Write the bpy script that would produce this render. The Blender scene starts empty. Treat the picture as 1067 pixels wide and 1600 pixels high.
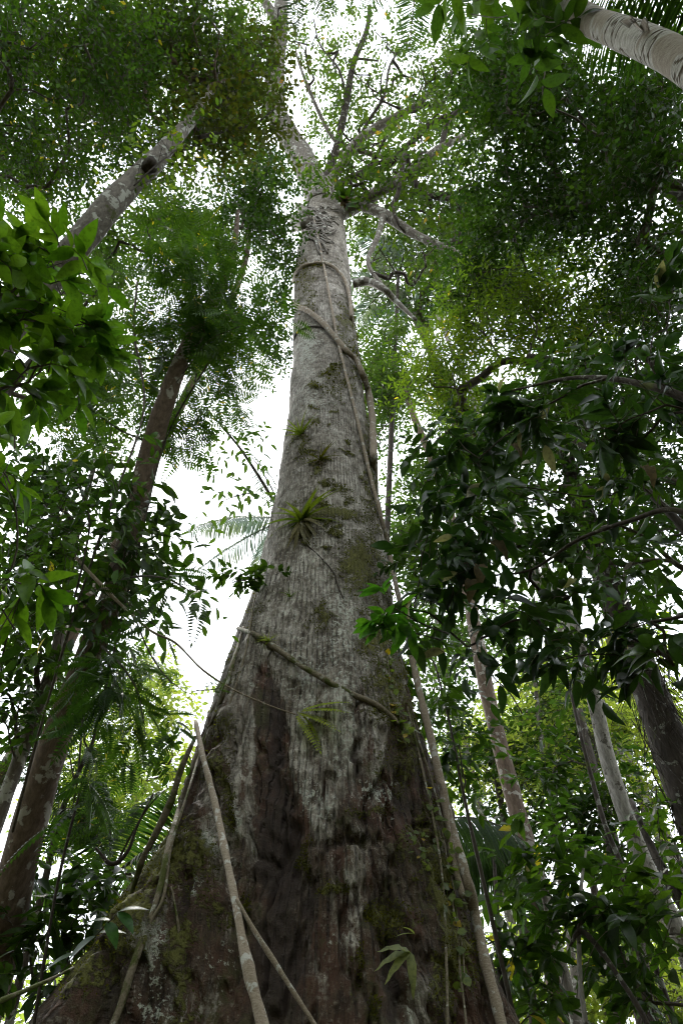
import bpy, math
import numpy as np
R_ = math.radians
sc = bpy.context.scene

# ------------------------------------------------------------------ camera
FPX, CX, CY = 1067.0, 533.5, 800.0          # focal length and centre in photo pixels
PITCH = R_(52.0)
CAM = np.array([0.0, 0.0, 1.6])
fw = np.array([0, math.cos(PITCH), math.sin(PITCH)])
r0v = np.array([1.0, 0, 0]); u0v = np.array([0, -math.sin(PITCH), math.cos(PITCH)])
ra = math.asin(-0.0336)
rt = r0v*math.cos(ra) + u0v*math.sin(ra)
up = u0v*math.cos(ra) - r0v*math.sin(ra)
cd = bpy.data.cameras.new("camera"); cam = bpy.data.objects.new("camera", cd)
sc.collection.objects.link(cam); sc.camera = cam
from mathutils import Matrix, Vector
mw = Matrix.Identity(4)
for i in range(3):
    mw[i][0] = rt[i]; mw[i][1] = up[i]; mw[i][2] = -fw[i]; mw[i][3] = CAM[i]
cam.matrix_world = mw
cd.sensor_fit = 'VERTICAL'; cd.sensor_height = 36.0; cd.lens = 36.0*FPX/1600.0
cd.clip_start = 0.05; cd.clip_end = 2000

# ------------------------------------------------------------------ sky, sun, exposure
SUN_EL, SUN_AZ = R_(58), R_(-28)            # azimuth from +Y towards +X
w = bpy.data.worlds.new("World"); sc.world = w; w.use_nodes = True
nt = w.node_tree; nt.nodes.clear()
out = nt.nodes.new('ShaderNodeOutputWorld'); bg = nt.nodes.new('ShaderNodeBackground')
sky = nt.nodes.new('ShaderNodeTexSky'); sky.sky_type = 'NISHITA'; sky.sun_disc = False
sky.sun_elevation = SUN_EL; sky.sun_rotation = SUN_AZ
mx = nt.nodes.new('ShaderNodeMix'); mx.data_type = 'RGBA'
mx.inputs[0].default_value = 0.88
mx.inputs[7].default_value = (8.2, 8.6, 9.0, 1)       # high white overcast
nt.links.new(sky.outputs[0], mx.inputs[6]); nt.links.new(mx.outputs[2], bg.inputs[0])
bg.inputs[1].default_value = 0.15
nt.links.new(bg.outputs[0], out.inputs[0])
sd = bpy.data.lights.new("sun", 'SUN'); sd.energy = 1.5; sd.angle = R_(10); sd.color = (1, 0.96, 0.88)
so = bpy.data.objects.new("sun", sd); sc.collection.objects.link(so)
sdir = Vector((math.sin(SUN_AZ)*math.cos(SUN_EL), math.cos(SUN_AZ)*math.cos(SUN_EL), math.sin(SUN_EL)))
so.rotation_euler = sdir.to_track_quat('Z', 'Y').to_euler(); so.location = (0, 0, 80)
sc.view_settings.view_transform = 'Standard'; sc.view_settings.look = 'None'
sc.view_settings.gamma = 1; sc.view_settings.exposure = 1.45
sc.render.engine = 'CYCLES'
sc.cycles.max_bounces = 7; sc.cycles.diffuse_bounces = 3; sc.cycles.transmission_bounces = 4
sc.cycles.glossy_bounces = 2; sc.cycles.filter_width = 1.1; sc.cycles.use_denoising = True; sc.cycles.sample_clamp_indirect = 8
sc.cycles.caustics_reflective = False; sc.cycles.caustics_refractive = False

# ------------------------------------------------------------------ helpers
def nrm(v):
    v = np.asarray(v, float)
    return v/np.maximum(np.linalg.norm(v, axis=-1, keepdims=True), 1e-9)
def ray(px, py):
    return nrm(fw + rt*((px-CX)/FPX) - up*((py-CY)/FPX))
def PY(px, py, Y):
    d = ray(px, py); return CAM + d*(Y/d[1])
def PR(px, py, R):
    return CAM + ray(px, py)*R
def proj(P):
    q = P - CAM; z = q@fw
    z = np.where(z > 0.05, z, np.nan)
    return CX + FPX*(q@rt)/z, CY - FPX*(q@up)/z

def _h(ix, iy, iz, s):
    n = (ix*374761393 + iy*668265263 + iz*2147483647 + s*144665) & 0xffffffff
    n = ((n ^ (n >> 13))*1274126177) & 0xffffffff
    n = (n ^ (n >> 16)) & 0xffffffff
    return n.astype(np.float64)/4294967295.0
def vnoise(P, s=0):
    P = np.asarray(P, float); I = np.floor(P).astype(np.int64); f = P - I; f = f*f*(3-2*f)
    r = 0
    for a in (0, 1):
        for b in (0, 1):
            for c in (0, 1):
                wgt = (f[..., 0] if a else 1-f[..., 0])*(f[..., 1] if b else 1-f[..., 1])*(f[..., 2] if c else 1-f[..., 2])
                r = r + wgt*_h(I[..., 0]+a, I[..., 1]+b, I[..., 2]+c, s)
    return r
def fbm(P, s=0, o=4):
    r = 0; a = 0.5; t = 0
    for k in range(o):
        r = r + a*vnoise(np.asarray(P)*2**k, s+k); t += a; a *= 0.5
    return r/t                                   # 0..1
def sstep(a, b, x):
    t = np.clip((x-a)/(b-a), 0, 1); return t*t*(3-2*t)

class MB:
    """collects vertices, quads and triangles for ONE mesh object"""
    def __init__(s): s.V = []; s.Q = []; s.T = []; s.n = 0
    def add(s, V, Q=None, T=None, mq=0):
        V = np.asarray(V, float).reshape(-1, 3)
        if Q is not None and len(Q): s.Q.append((np.asarray(Q, np.int64)+s.n, mq))
        if T is not None and len(T): s.T.append((np.asarray(T, np.int64)+s.n, mq))
        s.V.append(V); s.n += len(V)
    def build(s, name, mats, parent=None, smooth=True, org=None):
        if not s.V: return None
        V = np.concatenate(s.V)
        if org is None and parent is not None: org = root_org(parent)
        if org is not None: V = V - np.asarray(org)
        me = bpy.data.meshes.new(name)
        nq = sum(len(q) for q, _ in s.Q); ntr = sum(len(t) for t, _ in s.T)
        me.vertices.add(len(V)); me.vertices.foreach_set('co', V.astype(np.float32).ravel())
        me.loops.add(nq*4+ntr*3); me.polygons.add(nq+ntr)
        li = np.concatenate([q.ravel() for q, _ in s.Q]+[t.ravel() for t, _ in s.T]).astype(np.int32)
        me.loops.foreach_set('vertex_index', li)
        st = np.concatenate([np.arange(nq)*4, nq*4+np.arange(ntr)*3]).astype(np.int32)
        me.polygons.foreach_set('loop_start', st)
        mi = np.concatenate([np.full(len(q), m) for q, m in s.Q]+[np.full(len(t), m) for t, m in s.T]).astype(np.int32)
        if not isinstance(mats, (list, tuple)): mats = [mats]
        for m in mats: me.materials.append(m)
        me.polygons.foreach_set('material_index', mi)
        me.polygons.foreach_set('use_smooth', np.full(nq+ntr, smooth))
        me.update(calc_edges=True)
        o = bpy.data.objects.new(name, me); sc.collection.objects.link(o)
        if parent is not None: o.parent = parent
        elif org is not None: o.location = org
        return o
def root_org(o):
    v = np.array(o.location, float)
    while o.parent is not None:
        o = o.parent; v = v + np.array(o.location, float)
    return v
def thing(name, label, cat, loc, group=None):
    o = bpy.data.objects.new(name, None); sc.collection.objects.link(o)
    o.location = tuple(float(x) for x in loc); o.empty_display_size = 0.2
    o['label'] = label; o['category'] = cat
    if group: o['group'] = group
    return o
def tag(o, label, cat, group=None):
    o['label'] = label; o['category'] = cat
    if group: o['group'] = group
    return o

def crom(P, n):
    """Catmull-Rom through the points, n samples per span; P may carry extra columns"""
    P = np.asarray(P, float); P = np.vstack([2*P[0]-P[1], P, 2*P[-1]-P[-2]])
    o = []
    for i in range(1, len(P)-2):
        t = np.linspace(0, 1, n, endpoint=False)[:, None]
        a, b, c, d = P[i-1:i+3]
        o.append(0.5*((2*b)+(-a+c)*t+(2*a-5*b+4*c-d)*t**2+(-a+3*b-3*c+d)*t**3))
    o.append(P[-2][None]); return np.vstack(o)
def tube(mb, P, rad, seg=8, rough=0.0, cap=True, seed=0, mq=0, nscale=3.0):
    P = np.asarray(P, float); n = len(P); rad = np.broadcast_to(np.asarray(rad, float), (n,))
    T = nrm(np.gradient(P, axis=0))
    ref = np.array([0.13, 0.91, 0.2]) if abs(T[0][1]) < 0.9 else np.array([1.0, 0.1, 0])
    N = np.zeros((n, 3)); v = nrm(ref - T[0]*(ref@T[0])); N[0] = v
    for i in range(1, n):
        v = v - T[i]*(v@T[i]); v = nrm(v); N[i] = v
    B = np.cross(T, N)
    a = np.arange(seg)*2*np.pi/seg
    D = N[:, None]*np.cos(a)[None, :, None] + B[:, None]*np.sin(a)[None, :, None]
    rr = rad[:, None]*np.ones((n, seg))
    if rough: rr = rr*(1+rough*(fbm((P[:, None]+D*rad[:, None, None])*nscale, seed, 3)-0.5)*2)
    V = P[:, None]+D*rr[..., None]
    i = np.arange(n-1)[:, None]*seg; j = np.arange(seg)[None]; k = (j+1) % seg
    Q = np.stack([i+j, i+k, i+seg+k, i+seg+j], -1).reshape(-1, 4)
    V = V.reshape(-1, 3); Tt = None
    if cap:
        V = np.vstack([V, P[0], P[-1]+T[-1]*rad[-1]*0.4])
        j = np.arange(seg); k = (j+1) % seg; o = (n-1)*seg
        Tt = np.vstack([np.stack([k, j, np.full(seg, n*seg)], -1), np.stack([o+j, o+k, np.full(seg, n*seg+1)], -1)])
    mb.add(V, Q, Tt, mq)

# ---- leaf templates (x along, y across, z normal)
def t_small():
    V = np.array([[0, 0, 0], [.42, .26, .04], [1, 0, -.1], [.42, -.26, .04]]); return V, np.array([[0, 3, 2, 1]])
def t_mid(wd=.22):
    V = np.array([[0, 0, 0], [.25, wd*.75, .05], [.62, wd*.85, .03], [1, 0, -.14], [.62, -wd*.85, .03], [.25, -wd*.75, .05], [.27, 0, 0], [.62, 0, -.03]])
    return V, np.array([[0, 6, 1, 0], [6, 7, 2, 1], [7, 3, 2, 7], [0, 5, 6, 0], [5, 4, 7, 6], [4, 3, 7, 4]])
def t_blade(wd=.2, n=7, droop=.25, power=.8, fold=.35, base=0.06, wave=0.0):
    x = np.linspace(0, 1, n); h = wd*np.sin(np.pi*np.clip(x, 0, 1)**power)**0.9
    h[0] = base*wd; h[-1] = 0.012*wd
    z = -droop*x**2; V = []; Q = []
    for i in range(n):
        zz = z[i]+wave*math.sin(i*2.4)
        V += [[x[i], h[i], zz+h[i]*fold], [x[i], 0, z[i]], [x[i], -h[i], zz+h[i]*fold*.8]]
    for i in range(n-1):
        a = 3*i; Q += [[a, a+1, a+4, a+3], [a+1, a+2, a+5, a+4]]
    return np.array(V), np.array(Q)
def t_pinnate(n=9, ll=.22, wd=.30, droop=.25, cut=False):
    V = []; Q = []
    def leaflet(b, d, L, wv):
        i = len(V); d = nrm(d); s = nrm(np.cross([0, 0, 1.], d))
        for a, c, dz in ((0, 0, 0), (.45, .5, .0), (1, 0, -.12), (.45, -.5, .0)):
            V.append(b+d*L*a+s*L*wv*c+np.array([0, 0, dz*L]))
        Q.append([i, i+3, i+2, i+1])
    xs = np.linspace(.14, .97, n)
    for x in xs:
        L = ll*(.55+.75*math.sin(math.pi*min(1, x*1.02)**.8)); b = np.array([x, 0, -droop*x*x])
        for s in (1, -1): leaflet(b+np.array([0, .006*s, 0]), np.array([.35, s, -.15]), L, wd)
    leaflet(np.array([1, 0, -droop]), np.array([1, 0, -.3]), ll*.8, wd)
    i = len(V)
    for x in (0, .5, 1):
        z = -droop*x*x
        V.extend([np.array([x, .006, z]), np.array([x, -.006, z])])
    Q.append([i, i+1, i+3, i+2]); Q.append([i+2, i+3, i+5, i+4])
    return np.array(V), np.array(Q)
TS, TM, TP = t_small(), t_mid(), t_pinnate()
TMN = t_mid(.15)
TB = t_blade(.19, 7, .22); TBW = t_blade(.24, 7, .3, .85)
TSTRAP = t_blade(.05, 9, .75, .35, .5, .7)
TPF = t_pinnate(14, .17, .34, .3)
def place(mb, tpl, P, D, N, S, mq=0):
    Vt, Qt = tpl; P = np.asarray(P); n = len(P)
    if n == 0: return
    D = nrm(D); N = nrm(N - D*np.sum(N*D, -1, keepdims=True)); Sd = np.cross(N, D)
    S = np.broadcast_to(np.asarray(S, float), (n,))[:, None, None]
    V = P[:, None]+S*(Vt[None, :, 0:1]*D[:, None]+Vt[None, :, 1:2]*Sd[:, None]+Vt[None, :, 2:3]*N[:, None])
    # collapse degenerate quads to triangles
    q = Qt; quad = np.array([len(set(f)) == 4 for f in q])
    off = (np.arange(n)*len(Vt))[:, None, None]
    Q = (q[quad][None]+off).reshape(-1, 4) if quad.any() else None
    T = None
    if (~quad).any():
        tr = np.array([list(dict.fromkeys(f)) for f in q[~quad]]); T = (tr[None]+off).reshape(-1, 3)
    mb.add(V.reshape(-1, 3), Q, T, mq)
def prisms(mb, A, M, E, r, mq=0):
    """thin three-sided bent twigs A->M->E"""
    n = len(A)
    if n == 0: return
    d = nrm(E-A); s = nrm(np.cross(d, np.array([.3, .2, 1.]))); t = np.cross(d, s)
    r = np.broadcast_to(np.asarray(r, float), (n,))[:, None]
    rings = []
    for P, k in ((A, 1.0), (M, .7), (E, .3)):
        for a in (0, 2.094, 4.189): rings.append(P+(s*math.cos(a)+t*math.sin(a))*r*k)
    V = np.stack(rings, 1); Q = []
    for i in (0, 3):
        for j in range(3): Q.append([i+j, i+(j+1) % 3, i+3+(j+1) % 3, i+3+j])
    Q = (np.array(Q)[None]+(np.arange(n)*9)[:, None, None]).reshape(-1, 4)
    mb.add(V.reshape(-1, 3), Q, None, mq)
def sprays(mb, rng, C, rad, T=6, L=7, tl=.6, ls=.12, tpl=TS, droop=.15, jit=.45, tw=.004, t0=.2, flat=.55, out=None, side=.85, along=.55):
    """leafy twigs around the clump centres C"""
    K = len(C)
    if K == 0: return
    B = np.repeat(C, T, 0)+rng.normal(size=(K*T, 3))*rad*np.array([1, 1, .7])*.5
    D = rng.normal(size=(K*T, 3))*np.array([1, 1, flat])
    if out is not None: D = D+np.repeat(out, T, 0)*1.1
    D = nrm(D); ln = tl*rng.uniform(.55, 1.3, (K*T, 1))
    E = B+D*ln+np.array([0, 0, -1])*ln*droop; M = B+D*ln*.5+np.array([0, 0, .06])*ln
    prisms(mb, B, M, E, tw, 1)
    t = (t0+(1-t0)*(np.arange(L)+1)/L)[None, :, None]
    P = (1-t)**2*B[:, None]+2*t*(1-t)*(2*M-(B+E)/2)[:, None]+t*t*E[:, None]
    sgn = np.where(np.arange(L) % 2 == 0, 1., -1.)[None, :, None]
    S = nrm(np.cross(D, np.array([0, 0, 1.])))[:, None]*sgn
    last = (np.arange(L) == L-1)[None, :, None]
    LD = D[:, None]*along+S*side*np.where(last, .1, 1)+rng.normal(size=P.shape)*.3+np.array([0, 0, -1])*droop
    N = np.array([0, 0, 1.])+rng.normal(size=P.shape)*jit
    sz = ls*rng.uniform(.65, 1.25, K*T*L)
    place(mb, tpl, P.reshape(-1, 3), LD.reshape(-1, 3), N.reshape(-1, 3), sz, 0)

def limbs(rng, trunkN, trunkR, C, tip=.008, frac=.45, wob=.12, maxr=.4):
    """connect clump centres to the trunk by a branching skeleton; returns list of limb meshes (MB)"""
    nodes = [np.asarray(p) for p in trunkN[int(len(trunkN)*frac):]]
    nt0 = len(nodes); par = [-1]*nt0; top = [i for i in range(nt0)]; rootR = list(trunkR[int(len(trunkR)*frac):])
    order = np.argsort([min(np.linalg.norm(np.array(nodes[:nt0])-c, axis=1)) for c in C])
    paths = []
    for ci in order:
        c = C[ci]; A = np.array(nodes)
        d = np.linalg.norm(A-c, axis=1)+1.3*np.maximum(0, A[:, 2]-c[2]+.3)
        d[:nt0] *= 1.25
        j = int(np.argmin(d)); a = A[j]; L = np.linalg.norm(c-a)
        n = int(max(3, min(9, L/.5))); t = np.linspace(0, 1, n+1)[1:, None]
        w_ = np.cumsum(rng.normal(size=(n, 3)), 0)*wob*L/n**.5; w_ = w_-w_[-1]*t
        P = a+(c-a)*t+w_+np.array([0, 0, 1])*L*.10*np.sin(np.pi*t)
        idx = []; p = j
        for q in P:
            nodes.append(q); par.append(p); p = len(nodes)-1; idx.append(p); top.append(None)
        paths.append([j]+idx)
    cnt = np.zeros(len(nodes))
    for i in range(len(nodes)-1, nt0-1, -1):
        cnt[i] += .25
        if par[i] >= nt0: cnt[par[i]] += cnt[i]
    R = tip*np.maximum(cnt, .5)**.55; R = np.minimum(R, maxr)
    comp = {}; out = []; rootmb = {}
    for pth in paths:
        if pth[0] < nt0: mb = MB(); out.append(mb)
        else: mb = comp[pth[0]]
        for i in pth[1:]: comp[i] = mb
        P = np.array([nodes[i] for i in pth]); rr = np.array([R[i] for i in pth]); rr[0] = rr[1]*1.15
        if pth[0] < nt0: P[0] = P[0]
        seg = 10 if rr.max() > .08 else (7 if rr.max() > .03 else 5)
        Pc = crom(np.hstack([P, rr[:, None]]), 3); tube(mb, Pc[:, :3], np.maximum(Pc[:, 3], tip*.4), seg, .18, True, 5)
    return out

def blobs(rng, spec):
    """spec rows: px, py, rx, ry (photo pixels), R, dR (metres), n -> clump centres in the world"""
    out = []
    for px, py, rx, ry, R, dR, n in spec:
        a = rng.uniform(0, 2*np.pi, n); q = np.sqrt(rng.uniform(0, 1, n)); z = rng.uniform(-1, 1, n)
        m = n; a = rng.uniform(0, 2*np.pi, 4*n); q = np.sqrt(rng.uniform(0, 1, 4*n)); z = rng.uniform(-1, 1, 4*n); got = 0
        for i in range(4*n):
            if got >= n: break
            k = math.sqrt(max(.15, 1-.5*z[i]**2))
            c_ = PR(px+rx*q[i]*k*math.cos(a[i]), py+ry*q[i]*k*math.sin(a[i]), R+dR*z[i])
            if vnoise(c_*(11.0/R)+7.7, 9) < .36 and 4*n-i > n-got+2: continue
            out.append(c_); got += 1
    return np.array(out)

# ------------------------------------------------------------------ materials
def newmat(name):
    m = bpy.data.materials.new(name); m.use_nodes = True; n = m.node_tree; n.nodes.clear()
    return m, n, n.nodes.new('ShaderNodeOutputMaterial')
def nd(n, t, **k):
    x = n.nodes.new(t)
    for a, b in k.items(): setattr(x, a, b)
    return x
def mixc(n, f, a, b, blend='MIX'):
    x = nd(n, 'ShaderNodeMix', data_type='RGBA', blend_type=blend)
    for s, v in ((0, f), (6, a), (7, b)):
        if isinstance(v, (int, float)): x.inputs[s].default_value = v
        elif isinstance(v, tuple): x.inputs[s].default_value = (*v[:3], 1)
        else: n.links.new(v, x.inputs[s])
    return x.outputs[2]
def ramp(n, src, a, b, lo=0., hi=1.):
    x = nd(n, 'ShaderNodeMapRange'); x.interpolation_type = 'SMOOTHSTEP'
    n.links.new(src, x.inputs[0])
    for i, v in zip((1, 2, 3, 4), (a, b, lo, hi)): x.inputs[i].default_value = v
    return x.outputs[0]
def mth(n, op, a, b=None):
    x = nd(n, 'ShaderNodeMath', operation=op)
    for i, v in enumerate((a, b)):
        if v is None: continue
        if isinstance(v, (int, float)): x.inputs[i].default_value = v
        else: n.links.new(v, x.inputs[i])
    return x.outputs[0]
def noise(n, vec, s, d=4, r=.6):
    x = nd(n, 'ShaderNodeTexNoise'); x.inputs['Scale'].default_value = s; x.inputs['Detail'].default_value = d
    x.inputs['Roughness'].default_value = r
    if vec is not None: n.links.new(vec, x.inputs['Vector'])
    return x.outputs[0]
def leafmat(name, dark, light, trans=.45, rough=.42, odd=None, oddp=.03, tcol=None, spec=.22, k=.46):
    dark = tuple(x*k for x in dark); light = tuple(x*k for x in light)
    m, n, o = newmat(name)
    geo = nd(n, 'ShaderNodeNewGeometry'); rnd = geo.outputs['Random Per Island']
    c = mixc(n, rnd, dark, light)
    tc = nd(n, 'ShaderNodeTexCoord'); nz = noise(n, tc.outputs['Object'], .9, 2)
    c = mixc(n, ramp(n, nz, .35, .65), c, mixc(n, 1.0, c, (1.25, 1.1, .7), 'MULTIPLY'))
    if odd:
        f = mth(n, 'GREATER_THAN', mth(n, 'FRACT', mth(n, 'MULTIPLY', rnd, 37.7)), 1-oddp)
        c = mixc(n, f, c, odd)
    fz = noise(n, tc.outputs['Object'], 38, 3); c = mixc(n, ramp(n, fz, .42, .72), c, mixc(n, 1.0, c, (.6, .62, .7), 'MULTIPLY'))
    p = nd(n, 'ShaderNodeBsdfPrincipled'); n.links.new(mixc(n, 1.0, c, (.72, .72, .72), 'MULTIPLY'), p.inputs['Base Color'])
    p.inputs['Roughness'].default_value = rough; p.inputs['Specular IOR Level'].default_value = spec
    t = nd(n, 'ShaderNodeBsdfTranslucent')
    n.links.new(mixc(n, 1.0, c, tcol or (2.3, 2.5, .85), 'MULTIPLY'), t.inputs[0])
    mx_ = nd(n, 'ShaderNodeMixShader'); mx_.inputs[0].default_value = trans
    n.links.new(p.outputs[0], mx_.inputs[1]); n.links.new(t.outputs[0], mx_.inputs[2])
    n.links.new(mx_.outputs[0], o.inputs[0]); return m
def barkmat(name, c1, c2, patch, pamt=.5, moss=(.06, .07, .015), mamt=.3, stretch=.25, sc_=6., bump=.6, rings=False):
    m, n, o = newmat(name)
    tc = nd(n, 'ShaderNodeTexCoord'); mp = nd(n, 'ShaderNodeMapping')
    mp.inputs['Scale'].default_value = (1, 1, stretch); n.links.new(tc.outputs['Object'], mp.inputs[0])
    v = mp.outputs[0]; ob = tc.outputs['Object']
    a = noise(n, v, sc_*4, 6, .7)
    c = mixc(n, ramp(n, a, .3, .7), c1, c2)
    b = noise(n, ob, sc_, 5, .62)
    pm = ramp(n, b, .66-.22*pamt, .70-.2*pamt)
    c = mixc(n, pm, c, patch)
    b2 = noise(n, ob, sc_*.35, 5, .65)
    mm = ramp(n, b2, .72-.3*mamt, .8-.3*mamt)
    c = mixc(n, mm, c, moss)
    h = mth(n, 'ADD', a, mth(n, 'MULTIPLY', pm, .15))
    if rings:
        mp2 = nd(n, 'ShaderNodeMapping'); mp2.inputs['Scale'].default_value = (.45, .45, 1.7)
        n.links.new(ob, mp2.inputs[0]); g = noise(n, mp2.outputs[0], 3.4, 3, .5)
        e = mth(n, 'ABSOLUTE', mth(n, 'SUBTRACT', g, .5)); l = ramp(n, e, .0, .022, 1., 0.)
        c = mixc(n, l, c, (.07, .05, .03)); k = ramp(n, g, .55, .58); c = mixc(n, mth(n, 'MULTIPLY', k, .6), c, (.22, .17, .12))
        h = mth(n, 'SUBTRACT', h, l)
    p = nd(n, 'ShaderNodeBsdfPrincipled'); n.links.new(c, p.inputs['Base Color'])
    p.inputs['Roughness'].default_value = .85; p.inputs['Specular IOR Level'].default_value = .25
    bp = nd(n, 'ShaderNodeBump'); bp.inputs['Strength'].default_value = bump; bp.inputs['Distance'].default_value = .03
    n.links.new(h, bp.inputs['Height']); n.links.new(bp.outputs[0], p.inputs['Normal'])
    n.links.new(p.outputs[0], o.inputs[0]); return m

L_DARK = leafmat('leaf_dark', (.022, .055, .014), (.05, .11, .022), .40, .38)
L_MID = leafmat('leaf_mid', (.035, .085, .018), (.075, .15, .028), .48, .42, (.25, .2, .03), .01)
L_LITE = leafmat('leaf_light', (.065, .12, .022), (.125, .195, .035), .52, .5, (.3, .24, .04), .008, k=.6)
L_FAR = leafmat('leaf_far', (.045, .10, .035), (.09, .16, .05), .5, .55)
L_HIGH = leafmat('leaf_high', (.05, .10, .028), (.10, .17, .04), .5, .5, (.18, .12, .03), .004)
L_RED = leafmat('leaf_reddish', (.05, .085, .02), (.10, .12, .03), .5, .5, (.2, .10, .03), .006, (1.9, 1.9, .8))
L_GLOSS = leafmat('leaf_glossy_bright', (.055, .14, .016), (.10, .19, .03), .48, .35, k=.62)
L_BIG = leafmat('leaf_big_dark', (.012, .034, .012), (.032, .075, .02), .25, .36, (.22, .2, .17), .02, k=.75)
L_PALM = leafmat('leaf_palm', (.035, .09, .03), (.06, .13, .04), .35, .5)
L_SUN = leafmat('leaf_yellow_green_sunlit', (.12, .18, .04), (.22, .29, .07), .55, .55, k=1.0, tcol=(1.9, 1.9, 1.1))  # yellow-green leaf, brightened so its colour carries the sunlight on far foliage
L_SPRIG = leafmat('leaf_sprig', (.03, .12, .02), (.06, .17, .028), .45, .35, k=.5)
L_GREY = leafmat('leaf_grey_green', (.16, .2, .13), (.22, .26, .17), .3, .6, k=1.0)
L_MOSS = leafmat('moss_tuft', (.045, .05, .012), (.12, .125, .028), .25, .9, spec=.1, k=.9)
L_DEAD = leafmat('leaf_dead', (.16, .13, .09), (.28, .24, .18), .3, .8, tcol=(1, 1, .8))
B_TWIG = barkmat('twig_bark', (.05, .04, .03), (.10, .085, .065), (.2, .2, .17), .3, mamt=.2)
B_BROWN = barkmat('bark_red_brown', (.07, .048, .034), (.155, .112, .08), (.30, .28, .24), .45, mamt=.25, sc_=5)
B_GREY = barkmat('bark_grey', (.07, .06, .048), (.17, .15, .125), (.33, .33, .29), .5, mamt=.3, sc_=5)
B_PALE = barkmat('bark_pale', (.15, .14, .12), (.33, .31, .275), (.08, .07, .055), .45, mamt=.12, sc_=7)
B_PEEL = barkmat('bark_white_peeling', (.24, .225, .195), (.44, .42, .38), (.34, .33, .3), .3, mamt=.1, sc_=4, stretch=2.5, rings=True)
B_DARK = barkmat('bark_dark', (.022, .017, .012), (.055, .043, .032), (.18, .18, .15), .35, mamt=.4, sc_=6)
B_LIANA = barkmat('liana_bark', (.17, .13, .09), (.30, .25, .19), (.40, .39, .35), .45, mamt=.15, sc_=12, stretch=2.0)
B_LIANAM = barkmat('liana_bark_mossy', (.10, .08, .05), (.2, .17, .12), (.3, .3, .25), .4, mamt=.75, sc_=9, stretch=1.0)

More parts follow.
